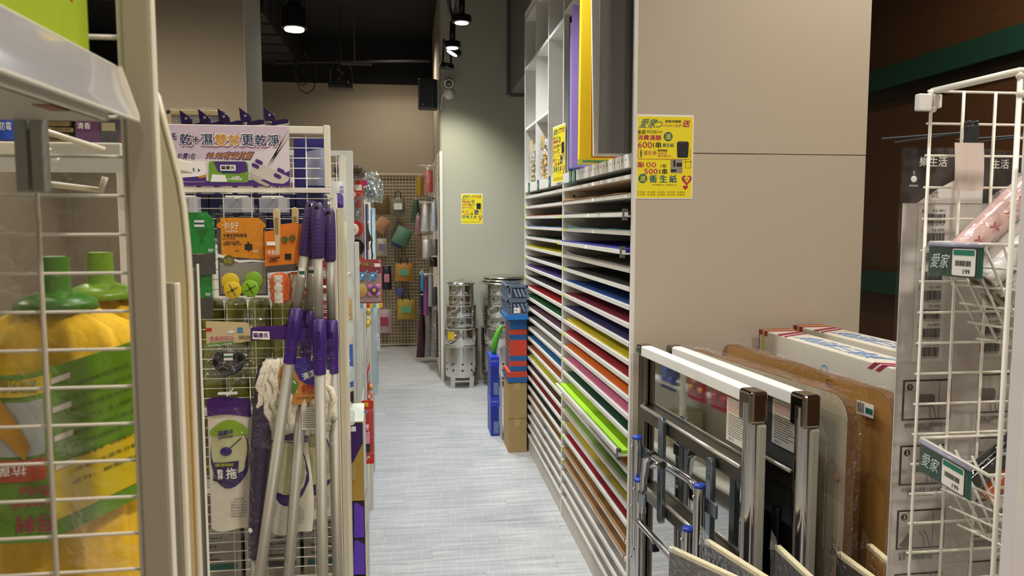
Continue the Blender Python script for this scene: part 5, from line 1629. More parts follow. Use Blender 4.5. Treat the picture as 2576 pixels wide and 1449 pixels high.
lettering('清潔', (-.243, ym - .0185, 1.235), Vector((1, 0, .4)), Vector((-.4, 0, 1)), .034, .016, WHITE, c, .05)
lettering('超級棉布\n強力吸水', (-.243, ym - .0185, 1.2), X_, Z_, .036, .022, REDP, c, .04)
lettering('耐用棉拖把・補充包', (-.248, ym - .0185, 1.178), X_, Z_, .05, .006, DGRAY, c)
obj('info_panel', MB().box(-.264, -.225, ym - .016, ym - .0155, 1.1, 1.155), LABELP, c)
q = MB()
ring_rows(q, (-.261, ym - .0165, 1.104), X_, Z_, .033, .048, 9, 1, seed=2)
obj('info_rows', q, DGRAY, c)
obj('clear_bag', MB().sheet(14, 14, lambda u, v: (-.374 + .19 * u + (.006 * (1 - v) if u > .5 else -.004), ym - .02 - .008 * math.sin(u * PI) + rr.uniform(-.003, .003), 1.068 + .252 * v - .008 * (1 - v) * math.sin(u * 9))), FILM, c, True)

# ---- flat mop refill bags with green and purple print
GRP = mat('bag_green_print', '#86a92c', .4, var=.25, scale=10)
PUP = mat('bag_purple_print', '#3e2268', .4, var=.12, scale=12)
OFFW = mat('bag_white_cloth', '#e3dcc9', .7, var=.08, scale=30, bump=.2)


def refill(x0, y, z1, w, h, lab, full=True):
    c = thing('mop_refill_bag', lab, 'mop pack', (x0 + w / 2, y, z1 - h), group='mop refill bags')
    rr3 = random.Random(int(x0 * 1e4))

    def bd(u, v, d=0.):
        return Vector((x0 + w * u + (.006 * math.sin(v * 5) if u > .9 else 0), y - .02 * max(0, math.sin(u * PI)) ** .7 * math.sin(min(1, (1 - v) * 1.6) * PI / 2 + .2) - d, z1 - h + h * v - .004 * math.sin(u * 7) * (1 - v)))
    obj('bag_body', MB().sheet(12, 14, lambda u, v: bd(u, v * .86 + .02)), OFFW, c, True)
    obj('header', MB().sheet(10, 3, lambda u, v: bd(u, .87 + .13 * v, .003) + Z_ * (.006 * math.sin(u * 4))), PH, c, True)

    def disc(name, cu, cv, r, m, d, rz=1.0):
        q_ = MB()
        ctr = bd(cu, cv, d)
        pts = [bd(cu + r / w * math.cos(a * .2618), cv + rz * r / h * math.sin(a * .2618), d) for a in range(24)]
        q_.add([ctr] + pts, [(0, i + 1, (i + 1) % 24 + 1) for i in range(24)])
        return obj(name, q_, m, c)
    disc('printed_disc', .48, .58, .047, PUP, .0015, 1.7)
    disc('printed_disc', .47, .63, .043, mat('bag_cream_print', '#c9c69a', .45, var=.08), .003, 1.5)
    if full:
        q_ = MB().sheet(8, 3, lambda u, v: bd(.05 + .85 * u, .73 + .12 * v * math.sin(.3 + u * 2.5), .0042))
        obj('printed_arc', q_, GRP, c, True)
        pl2 = bd(.42, .76, .006)
        lettering('驅塵氏', pl2, Vector((1, 0, .12)), Z_, .036, .012, mat('plate_purple', '#4a1f6e', .5), c, .05)
        lettering('經典拖布組', bd(.42, .725, .006), Vector((1, 0, .12)), Z_, .034, .006, mat('plate_purple', '#4a1f6e'), c, .03)
        obj('printed_head', MB().ball(bd(.42, .62, .004), (.014, .001, .011), 14, 8), PURPLE, c, True)
        obj('printed_shaft', MB().tube([bd(.5, .64, .005), bd(.75, .71, .005)], .0012, 5), BLACK, c)
        obj('badge', MB().sheet(6, 3, lambda u, v: bd(.1 + .55 * u + .04 * v, .4 + .14 * v, .0045)), mat('badge_violet', '#2c1650', .4), c, True)
        lettering('拖', bd(.53, .455, .0066), X_, Z_, .024, .026, WHITE, c, .05)
        lettering('戰\n神', bd(.28, .455, .0066), X_, Z_, .013, .026, WHITE, c, .05)
        lettering('5萬次耐用保證', bd(.38, .525, .0066), X_, Z_, .042, .008, mat('badge_yellow', '#c9c02a', .5), c, .03)
    q_ = MB()
    for k in range(7):
        p = bd(.66, .25 - .022 * k, .004)
        write(q_, ('正鼎企業', '台北市中山區民生路', '電話 02-2345', '製造日期標示於包裝', '請勿靠近火源使用', '使用前請詳閱說明', '客服專線服務中心')[k], p, X_, Z_, .038 if k else .026, .0042, .0)
    obj('small_print', q_, DGRAY, c)
    obj('clear_bag', MB().sheet(12, 16, lambda u, v: bd(-.03 + 1.06 * u, -.06 + 1.0 * v, .007 + rr3.uniform(0, .004))), FILM, c, True)
    return c


refill(-.492, 1.905, 1.172, .108, .33, 'mop refill bag with green and purple print below the black holder')
refill(-.352, 1.908, 1.095, .1, .27, 'white mop refill bag half hidden behind the leaning poles', False)
refill(-.285, 1.938, 1.10, .085, .25, 'white mop refill bag hanging between the steepest poles', False)
c = thing('sleeved_mop', 'mop head wrapped in a dark purple sleeve on a silver pole', 'mop', (-.37, 1.80, 0))
obj('cloth_sleeve', MB().tube([(-.356, 1.893, 1.25), (-.357, 1.893, 1.22), (-.36, 1.89, 1.15), (-.363, 1.875, 1.06), (-.366, 1.86, 1.0), (-.369, 1.85, .95), (-.37, 1.845, .9), (-.371, 1.84, .84), (-.372, 1.835, .80)], [.012, .018, .022, .024, .021, .0195, .02, .022, .019], 18), mat('dusky_purple_cloth', '#30203f', .6, var=.15, scale=30, stretch=(8, 8, 1), bump=.3), c, True)
obj('pole', MB().tube([(-.372, 1.835, .81), (-.40, 1.79, .02)], .0135, 14), ALU, c, True)
obj('rubber_foot', MB().tube([(-.399, 1.792, .04), (-.4005, 1.789, 0)], .015, 12), BLACKP, c, True)
obj('brand_dot', MB().lathe((-.381, 1.8125, .875), [(.006, 0), (.005, .001)], 14, (-.5, -1, 0)), LABELP, c)
obj('clear_sleeve', MB().tube([(-.363, 1.875, 1.06), (-.366, 1.86, 1.0), (-.37, 1.845, .9), (-.371, 1.835, .8), (-.378, 1.83, .55)], [.028, .027, .025, .026, .027], 14, cap=False), FILM, c, True)
h = thing('ticket_clip', 'bare white ticket clip on the grid above the green and purple refill bag', 'ticket clip', (-.44, 1.94, 1.185))
obj('clip_bar', MB().box(-.463, -.418, 1.89, 1.898, 1.184, 1.189), WHITE, h)
obj('hook_stem', MB().tube([(-.44, 1.955, 1.186), (-.44, 1.88, 1.183)], .0018, 6), W_WIRE, h)
# loose goods on the aisle shelves
# ================================================================ aisle side of the left shelving
AISLE = mat('cool_white_enamel', '#c9cdc8', .38, var=.03)


def end_frame(y, x0, x1, zt, m, lab, grid=True, gx=-.62):
    t = thing('shelf_end_frame', lab, 'shelf frame', (x1 - .2, y, 0), group='aisle shelf frames')
    w = x1 - x0
    obj('post', MB().box(x0, x0 + w * .62, y, y + .03, 0, zt), m, t, bevel=.001)
    obj('post', MB().box(x0 + w * .64, x1, y + .006, y + .035, 0, zt - .3), m, t, bevel=.001)
    obj('top_rail', MB().box(gx, x0 - .0004, y, y + .02, zt - .016, zt), m, t, bevel=.001)
    obj('inner_stile', MB().box(x0 - .022, x0 - .014, y + .004, y + .016, zt - .2, zt), m, t)
    if grid:
        for k in range(26):
            obj('grid_wire', MB().tube([(gx, y + .02, zt - .04 - .049 * k), (x0, y + .02, zt - .04 - .049 * k)], .0013, 5), W_WIRE, t, True)
        for k in range(4):
            obj('grid_upright', MB().tube([(x0 - .03 - .07 * k, y + .022, .3), (x0 - .03 - .07 * k, y + .022, zt)], .0013, 5), W_WIRE, t, True)
    return t


end_frame(2.6, -.210, -.172, 1.83, AISLE, 'cool white shelf end frame behind the purple detergent pouch')
end_frame(3.4, -.223, -.200, 1.78, AISLE, 'cool white shelf end frame behind the red toy kitchen pack')
end_frame(4.2, -.243, -.219, 1.74, W_POST, 'cream shelf end frame beyond the striped toy blister', False)
end_frame(4.9, -.258, -.241, 1.72, AISLE, 'slim cool white shelf frame before the clear end panel', False)
end_frame(6.6, -.345, -.325, 1.6, AISLE, 'far slim shelf frame behind the shiny hanging packs', False)
t = thing('aisle_shelving', 'long white shelving run lining the left of the aisle', 'shelving', (-.5, 4.5, 0))
obj('back_panel', MB().box(-.66, -.64, 2.62, 7.4, .1, 1.7), W_POST, t)
for z in (.12, .58, .98):
    obj('shelf_board', MB().box(-.64, -.25, 2.64, 3.395, z - .016, z), W_POST, t)
    obj('shelf_board', MB().box(-.64, -.25, 3.445, 4.85, z - .016, z), W_POST, t)
for z in (.12, .6, 1.1):
    obj('shelf_board', MB().box(-.64, -.36, 4.95, 7.3, z - .016, z), W_POST, t)
obj('foot', MB().box(-.37, -.33, 7.25, 7.4, 0, .05), AISLE, t)
obj('far_post', MB().box(-.36, -.335, 7.3, 7.33, 0, 1.65), AISLE, t)

# purple detergent pouch, hung on the second frame
c = thing('detergent_pouch', 'white and purple detergent pouch hung beside the cream post', 'pouch', (-.2, 2.3, 1.62))


def pillow(x0, x1, y, z0, z1, b, taper=0., nx=8, nz=8):
    def f(u, v, s=1):
        w = 1 - taper * v
        xm, hw = (x0 + x1) / 2, (x1 - x0) / 2
        return (xm + hw * w * (2 * u - 1), y + s * b * (max(0, math.sin(PI * u)) * max(0, math.sin(PI * (.06 + .88 * v)))) ** .6, z0 + (z1 - z0) * v)
    q = MB().sheet(nx, nz, lambda u, v: f(u, v, -1))
    q.sheet(nx, nz, lambda u, v: f(1 - u, v, 1))
    return q


obj('pouch_body', pillow(-.232, -.183, 2.3, 1.6, 1.715, .02, .12), mat('pouch_white', '#cfd2cc', .35, var=.05), c, True)
obj('printed_field', MB().prism(rrect(.03, .05, .012, 4, -.206, 1.655), (0, 2.279, 0), X_, Z_, (0, -.0004, 0)), mat('pouch_violet', '#6b55a8', .4, var=.2, scale=30), c)
obj('spout_cap', MB().lathe((-.203, 2.276, 1.645), [(.011, 0), (.011, .008), (.008, .01)], 14, (0, -1, 0)), PURPLE, c, smooth=2)
lettering('洗淨', (-.195, 2.2775, 1.69), Z_, -X_, .022, .012, mat('pouch_blue', '#4a46a0', .5), c, .03)
# red and pink goods seen through the end grid
for k, (x0, x1, y, z0, z1, hx, lab) in enumerate(((-.262, -.205, 2.2, 1.42, 1.49, '#b5284a', 'pink wrapped pack behind the mop poles'), (-.258, -.205, 2.22, 1.50, 1.55, '#a02030', 'dark red wrapped pack above the pink one behind the mop poles'), (-.255, -.21, 2.24, 1.36, 1.41, '#c64a72', 'rose wrapped pack lying under the pink one'))):
    q = thing('wrapped_pack', lab, 'pack', ((x0 + x1) / 2, y, z0), group='pink packs behind the grid')
    obj('pack_body', pillow(x0, x1, y, z0, z1, .02), mat('wrap_' + hx[1:], hx, .3, var=.4, scale=60, coat=.4), q, True)
    obj('pack_label', MB().prism(rrect(.03, .02, .004, 3, (x0 + x1) / 2, (z0 + z1) / 2), (0, y - .0225, 0), X_, Z_, (0, -.0004, 0)), LABELP, q)

# toy kitchen blister
c = thing('toy_kitchen_pack', 'red and grey blister pack of toy utensils with a fried egg', 'toy', (-.225, 3.3, 1.37))
RT = mat('toy_red_card', '#c93220', .4, var=.05)
GT = mat('toy_grey_card', '#8d8b88', .4, var=.04)
y = 3.3
obj('card', MB().box(-.262, -.193, y, y + .002, 1.372, 1.768), RT, c)
obj('card_field', MB().prism([(-.262, 1.45), (-.196, 1.445), (-.196, 1.715), (-.23, 1.69), (-.262, 1.7)], (0, y - .0005, 0), X_, Z_, (0, -.0003, 0)), GT, c)
EGGW = mat('egg_white_plastic', '#e2dccb', .35)
obj('egg_white', MB().ball((-.232, y - .012, 1.565), (.018, .004, .024), 14, 8), EGGW, c, True)
obj('egg_yolk', MB().ball((-.236, y - .016, 1.565), (.008, .004, .009), 12, 8), mat('yolk_plastic', '#d9a514', .3), c, True)
obj('red_plate', MB().lathe((-.232, y - .004, 1.57), [(.034, 0), (.032, .006), (.025, .004)], 20, (0, -1, 0)), mat('toy_red_plastic', '#c01d1a', .3), c, smooth=2)
obj('toy_pan', MB().lathe((-.226, y - .004, 1.49), [(.03, 0), (.034, .01), (.03, .01), (.028, .003)], 20, (0, -1, 0)), BLACKP, c, smooth=2)
obj('toy_slice', MB().prism([(-.024, .004), (.014, .006), (.006, -.014), (-.016, -.02)], (-.228, y - .008, 1.492), X_, Z_, (0, -.006, 0)), mat('toy_red_plastic', '#c01d1a'), c, bevel=.002)
obj('toy_spoon', MB().ball((-.218, y - .01, 1.63), (.009, .004, .012), 12, 8), CHROME, c, True)
obj('toy_spoon', MB().ball((-.242, y - .01, 1.632), (.007, .004, .01), 12, 8), CHROME, c, True)
for x in (-.216, -.243):
    obj('toy_handle', MB().box(x - .005, x + .005, y - .012, y - .004, 1.655, 1.69), mat('toy_red_plastic', '#c01d1a'), c, bevel=.002)
obj('toy_salt', MB().ball((-.238, y - .012, 1.71), (.014, .008, .016), 12, 8), EGGW, c, True)
obj('toy_label', MB().box(-.23, -.2, y - .0015, y - .001, 1.728, 1.752), LABELP, c)
lettering('MASTER', (-.23, y - .0012, 1.755), Z_, -X_, .02, .01, WHITE, c, .03)
lettering('CE 3+\n玩具', (-.225, y - .0012, 1.388), X_, Z_, .045, .02, EGGW, c, .03)
obj('blister', MB().box(-.258, -.197, y - .022, y - .0015, 1.45, 1.72), FILMS, c, bevel=.012)
# breakfast toy blister
c = thing('toy_breakfast_pack', 'clear blister of toy breakfast with striped base and blue spoons', 'toy', (-.165, 3.1, 1.255))
y = 3.1
obj('card', MB().prism(rrect(.112, .19, .012, 4, -.17, 1.353), (0, y, 0), X_, Z_, (0, .0015, 0)), mat('toy_maroon_card', '#9c3038', .45, var=.05), c)
obj('card_field', MB().prism(rrect(.104, .115, .006, 3, -.17, 1.335), (0, y - .0005, 0), X_, Z_, (0, -.0003, 0)), mat('toy_rose_card', '#b79a98', .45, var=.06), c)
for k, (s, hx) in enumerate(zip('Breakfast', ('#d9632a', '#c9b52a', '#7a9a3a', '#d9632a', '#c9b52a', '#4a8a5a', '#d9632a', '#c9b52a', '#7a9a3a'))):
    lettering(s, (-.207 + .0092 * k, y - .001, 1.426 + .004 * math.sin(k * .45)), X_, Z_, .008, .014, mat('toy_letter_' + hx[1:], hx, .4), c, .05)
obj('price_sticker', MB().box(-.143, -.12, y - .002, y - .0015, 1.418, 1.432), WHITE, c)
BLT = mat('toy_sky_blue', '#4fa0cf', .35)
for x in (-.19, -.15):
    obj('toy_cup', MB().lathe((x, y - .003, 1.383), [(.014, 0), (.016, .008), (.012, .008), (.01, .002)], 18, (0, -1, 0)), BLT, c, smooth=2)
    obj('toy_egg', MB().ball((x, y - .008, 1.383), (.008, .004, .008), 10, 6), EGGW, c, True)
    obj('toy_spoon', MB().tube([(x - .015, y - .014, 1.362), (x + .02, y - .014, 1.404)], .0028, 6), BLT, c)
obj('toy_bread', MB().lathe((-.2, y - .003, 1.325), [(.027, 0), (.028, .008), (.024, .01)], 22, (0, -1, 0)), mat('toy_biscuit', '#c39a55', .4, var=.1), c, smooth=2)
PNK = mat('toy_pink', '#d27fae', .35)
for a in (45, 135, 225, 315):
    p = Vector((-.146 + .022 * math.cos(math.radians(a)), y - .008, 1.325 + .022 * math.sin(math.radians(a))))
    obj('toy_petal', MB().ball(p, (.011, .004, .01), 10, 6), PNK, c, True)
obj('toy_flower', MB().lathe((-.146, y - .008, 1.325), [(.017, 0), (.016, .005), (.008, .007)], 18, (0, -1, 0)), mat('toy_violet', '#5a2f86', .35), c, smooth=2)
obj('toy_flower', MB().ball((-.146, y - .016, 1.325), (.008, .003, .008), 10, 6), mat('yolk_plastic', '#d9a514', .3), c, True)
for k, hx in enumerate(('#c43a30', '#d9a32a', '#6aa0b0', '#e2dccb', '#c43a30', '#d9b53a', '#6ab0a0', '#e2dccb', '#d9a32a')):
    obj('base_stripe', MB().box(-.226 + .0125 * k, -.2135 + .0125 * k, y - .03, y - .002, 1.256, 1.272), mat('stripe_' + hx[1:], hx, .5), c)
obj('blister', MB().box(-.224, -.116, y - .032, y - .0015, 1.273, 1.445), FILMS, c, bevel=.008)
obj('peg', MB().tube([(-.2, 3.09, 1.436), (-.212, 3.41, 1.436)], .002, 6), W_WIRE, c)
tag(obj('shelf_top_case', MB().box(-.3, -.19, 3.15, 3.4, 1.785, 1.822), mat('dark_brown_case', '#3d2a1c', .4, var=.12), bevel=.012), 'dark brown case lying on top of the toy shelf frame', 'case')
c = thing('plastic_bag', 'puffed clear plastic bag with a magenta tip above the toy shelf', 'bag', (-.17, 3.45, 1.69))
rr = random.Random(4)
q = MB()
q.sheet(10, 10, lambda u, v: (-.222 + .1 * u * (1 - .25 * v) + .02 * math.sin(v * 3), 3.45 - .03 * max(0, math.sin(PI * u)) + rr.uniform(-.006, .006), 1.68 + .135 * v + rr.uniform(-.004, .004)))
q.sheet(10, 10, lambda u, v: (-.222 + .1 * u * (1 - .25 * v) + .02 * math.sin(v * 3), 3.45 + .03 * max(0, math.sin(PI * u)) + rr.uniform(-.006, .006), 1.68 + .135 * v + rr.uniform(-.004, .004)))
obj('bag_film', q, film('green_tint_film', '#dfeee8', base=.18, gain=.6, bump=1, scale=50, rough=.15), c, True)
obj('bag_tip', MB().prism([(0, 0), (.028, .012), (.024, .032), (.006, .036)], (-.21, 3.41, 1.745), X_, Z_, (0, .01, 0)), mat('magenta_plastic', '#a52a6a', .4), c, bevel=.003)
obj('bag_content', pillow(-.205, -.15, 3.45, 1.7, 1.77, .018), mat('slate_content', '#4f6a72', .5, var=.2), c, True)
# hanging navy and brown strips, pale blue panel
NVS = mat('navy_strap', '#2c3f6e', .6, var=.1)
c = thing('hanging_straps', 'navy strap bundle with a dark brown tag on the cream frame', 'straps', (-.2, 4.1, 1.3))
obj('strap', MB().box(-.233, -.222, 4.1, 4.11, 1.33, 1.69), NVS, c)
obj('strap', MB().box(-.205, -.198, 4.08, 4.09, 1.36, 1.66), mat('blue_strap', '#4a78b8', .6), c)
obj('peg', MB().tube([(-.228, 4.07, 1.68), (-.233, 4.21, 1.68)], .002, 6), W_WIRE, c)
obj('brown_tag', MB().prism([(-.228, 1.61), (-.2, 1.5), (-.222, 1.49)], (0, 4.06, 0), X_, Z_, (0, .002, 0)), mat('dark_brown_tag', '#33211c', .5), c)
obj('black_ribbon', MB().tube([(-.203, 4.06, 1.53), (-.198, 4.06, 1.5), (-.204, 4.06, 1.47), (-.196, 4.06, 1.42), (-.203, 4.06, 1.39), (-.192, 4.06, 1.35)], .004, 6), BLACKP, c, True)
c = thing('clear_end_panel', 'pale blue clear acrylic end panel on the slim shelf frame', 'panel', (-.22, 4.85, .1))
obj('acrylic_sheet', MB().box(-.245, -.215, 4.86, 4.868, .5, 1.68), frosted('pale_blue_acrylic', '#b8d2dc', .45), c)
obj('edge_bar', MB().box(-.246, -.243, 4.855, 4.872, 0, 1.7), AISLE, c)
# round translucent peg hooks and blue goods on the second frame
for k, z in enumerate((1.40, 1.26, 1.12, .98)):
    c = thing('peg_label', 'translucent price flag on a peg beside the cool white frame, %s down' % ('first', 'second', 'third', 'fourth')[k], 'price flag', (-.195, 2.45, z), group='translucent price flags')
    obj('flag', MB().prism(rrect(.026, .05, .01, 4, -.194, z), (0, 2.43, 0), X_, Z_, (0, -.001, 0)), frosted('milky_flag', '#dde8e6', .5), c)
    obj('peg', MB().tube([(-.2, 2.6, z + .03), (-.2, 2.43, z + .03)], .002, 6), W_WIRE, c)
for k, (z0, z1, hx, lab) in enumerate(((1.28, 1.35, '#b8a070', 'tan boxed goods hung above the blue pack'), (1.06, 1.2, '#3f62b0', 'blue printed pack hung behind the cream post'), (1.005, 1.045, '#241c2c', 'dark boxed goods hung below the blue pack'))):
    q = thing('hung_pack', lab, 'pack', (-.215, 2.5, z0), group='packs hung on the second frame')
    obj('pack_body', pillow(-.25, -.19, 2.52, z0, z1, .015), mat('hung_' + hx[1:], hx, .4, var=.35, scale=50), q, True)
    obj('pack_header', MB().box(-.245, -.195, 2.519, 2.521, z1 - .005, z1 + .02), LABELP, q)

# floor-standing cartons by the aisle post
c = thing('mop_bucket_carton', 'purple and gold printed carton with white open top flap', 'carton', (-.2, 2.5, .70))
obj('carton', MB().box(-.26, -.158, 2.45, 2.58, .70, .957), mat('gold_carton', '#a98a3f', .4, var=.12, scale=5), c, bevel=.002)
obj('printed_field', MB().prism([(-.26, .79), (-.19, .83), (-.159, .89), (-.159, .956), (-.26, .956)], (0, 2.4495, 0), X_, Z_, (0, -.0004, 0)), mat('carton_violet', '#3a1c5e', .4, var=.15), c)
obj('side_print', MB().prism([(2.451, .702), (2.579, .702), (2.579, .955), (2.451, .955)], (-.1575, 0, 0), Y_, Z_, (.0004, 0, 0)), mat('carton_pale', '#b9c2b8', .45, var=.12, scale=9), c)
obj('flap', MB().prism([(-.262, 0), (-.155, 0), (-.157, .1), (-.25, .1)], (0, 2.44, .962), X_, Vector((0, .93, .36)), (0, 0, .003)), mat('flap_white', '#ccd0c4', .45), c)
obj('price_sticker', MB().box(-.203, -.18, 2.4485, 2.449, .93, .946), WHITE, c)
obj('small_panel', MB().box(-.205, -.183, 2.4485, 2.449, .77, .82), mat('carton_panel', '#a8905c', .5), c)
for k, (z0, z1, lab) in enumerate(((.575, .698, 'violet and black carton under the gold mop bucket carton'), (.451, .574, 'violet and black carton second under the gold mop bucket carton'), (.22, .45, 'violet and black carton third under the gold mop bucket carton'))):
    q = thing('violet_carton', lab, 'carton', (-.21, 2.52, z0), group='violet cartons beside the aisle')
    obj('carton', MB().box(-.262, -.157, 2.45, 2.585, z0, z1), mat('black_violet_carton', '#1d1626', .4), q, bevel=.002)
    obj('printed_panel', MB().prism([(-.192 - .01 * k, z0 + .004), (-.159, z0 + .004), (-.159, z1 - .02), (-.18, z1 - .004), (-.19, z1 - .004)], (0, 2.4495, 0), X_, Z_, (0, -.0004, 0)), mat('bright_violet', '#5f35b8', .4), q)
    obj('pale_edge', MB().box(-.26, -.212, 2.449, 2.4495, z0 + .004, z1 - .004), mat('carton_pale2', '#a9b0ac', .45), q)
    obj('side_print', MB().box(-.157, -.1565, 2.46, 2.575, z0 + .006, z1 - .006), mat('carton_cream', '#c4bd9c', .45, var=.08), q)
tag(obj('carton_plinth', MB().box(-.265, -.16, 2.45, 2.59, 0, .219), W_POST), 'low white plinth under the violet cartons by the aisle', 'plinth')

# toy packs facing the aisle (mirrored by the steel table)
for k, (y, z, hx, hx2, lab) in enumerate(((3.1, .62, '#bd2a20', '#d990a8', 'red blister pack with pink toy pump at the aisle edge'), (3.7, .56, '#b81f24', '#c9463a', 'red toy train pack facing the aisle before the cream frame'), (3.95, .56, '#b5202a', '#d9a24a', 'red toy tool pack facing the aisle next to the train pack'), (4.35, .54, '#44508a', '#3a58b8', 'blue toy dinosaur pack facing the aisle'), (3.8, 1.02, '#dcd8c8', '#d0b63a', 'white and yellow pouch facing the aisle above the red packs'), (4.55, 1.0, '#cfd4cc', '#4f9ab8', 'white and blue pouch facing the aisle above the dinosaur pack'))):
    w = .2
    fa = k == 0
    c = thing('toy_blister', lab, 'toy', (-.2, y, z), group='toy packs along the aisle')
    if fa:
        obj('card', MB().prism(rrect(.054, .262, .005, 3, -.184, z + .126), (0, y, 0), X_, Z_, (0, .002, 0)), mat('blister_' + hx[1:], hx, .45, var=.06), c)
        obj('toy_part', MB().tube([(-.19, y - .02, z + .15), (-.175, y - .02, z + .15)], .014, 12), mat('toyp_' + hx2[1:], hx2, .35), c, True)
        obj('toy_part', MB().box(-.2, -.172, y - .03, y - .004, z + .085, z + .135), mat('toyp_' + hx2[1:], hx2), c, bevel=.005)
        obj('toy_part', MB().box(-.196, -.172, y - .01, y - .002, z + .045, z + .08), BLACKP, c)
        obj('toy_part', MB().lathe((-.193, y - .004, z + .21), [(.013, 0), (.013, .008), (.009, .01)], 14, (0, -1, 0)), mat('slate_toy', '#6a7a84', .4), c)
        lettering('玩具\n3+', (-.187, y - .001, z + .018), X_, Z_, .03, .02, WHITE, c, .02)
        obj('blister', MB().box(-.206, -.152, y - .035, y - .001, z + .04, z + .225), FILM, c, bevel=.012)
        obj('peg', MB().tube([(-.2, y - .01, z + .245), (-.214, 3.41, z + .245)], .002, 6), W_WIRE, c)
        obj('sticker', MB().box(-.19, -.176, y - .0012, y - .0008, z + .232, z + .25), mat('yellow_sticker', '#d9a514', .5), c)
    else:
        x = -.226 if y < 4.2 else -.258
        obj('card', MB().prism(rrect(w, .28, .012, 3, y + w / 2, z + .14), (x, 0, 0), Y_, Z_, (-.003, 0, 0)), mat('blister_' + hx[1:], hx, .45, var=.12, scale=12), c)
        for j in range(4):
            obj('toy_part', MB().ball((x + .012, y + .05 + .033 * (j % 4), z + .07 + .05 * ((j * 2) % 3)), (.012, .022, .018), 10, 6), mat('toyp_' + hx2[1:], hx2, .35), c, True)
        obj('peg', MB().tube([(x, y + w / 2, z + .265), (-.645, y + w / 2, z + .265)], .002, 6), W_WIRE, c)
        obj('title_panel', MB().prism(rrect(w * .8, .05, .02, 4, y + w / 2, z + .225), (x + .001, 0, 0), Y_, Z_, (.0004, 0, 0)), LABELP, c)
        lettering(('', '小火車組', '工具箱組', '恐龍樂園', '洗衣粉', '清潔劑')[k], (x + .0018, y + w / 2, z + .225), Y_, Z_, w * .6, .03, mat('toy_title', '#36508a', .5), c, .03)
        obj('blister', MB().box(x + .001, x + .03, y + .02, y + w - .02, z + .03, z + .19), FILM, c, bevel=.01)

# shiny packs at the far end of the run
for k, (z0, z1, hx, lab) in enumerate(((.66, .9, '#c9bfb8', 'patterned foil pack on the far shelf frame'), (.5, .66, '#d7cfc6', 'white and orange cartoon-free pouch below the patterned foil pack'), (.22, .5, '#9fa8ae', 'long silver foil pack hanging to the floor at the far shelf end'))):
    lab = lab.replace('cartoon-free ', '')
    q = thing('foil_pack', lab, 'pack', (-.3, 6.5, z0), group='foil packs at the far shelf end')
    obj('pack_body', pillow(-.34, -.262 - .02 * (k == 2), 6.52, z0, z1, .03, .1), mat('foil_' + hx[1:], hx, .25, .3, var=.5, scale=25), q, True)
    obj('pack_header', MB().box(-.33, -.275, 6.515, 6.52, z1 - .01, z1 + .015), mat(('hd_pink', 'hd_orange', 'hd_blue')[k], ('#b58a8a', '#c98a4a', '#7a9ab8')[k], .5), q)

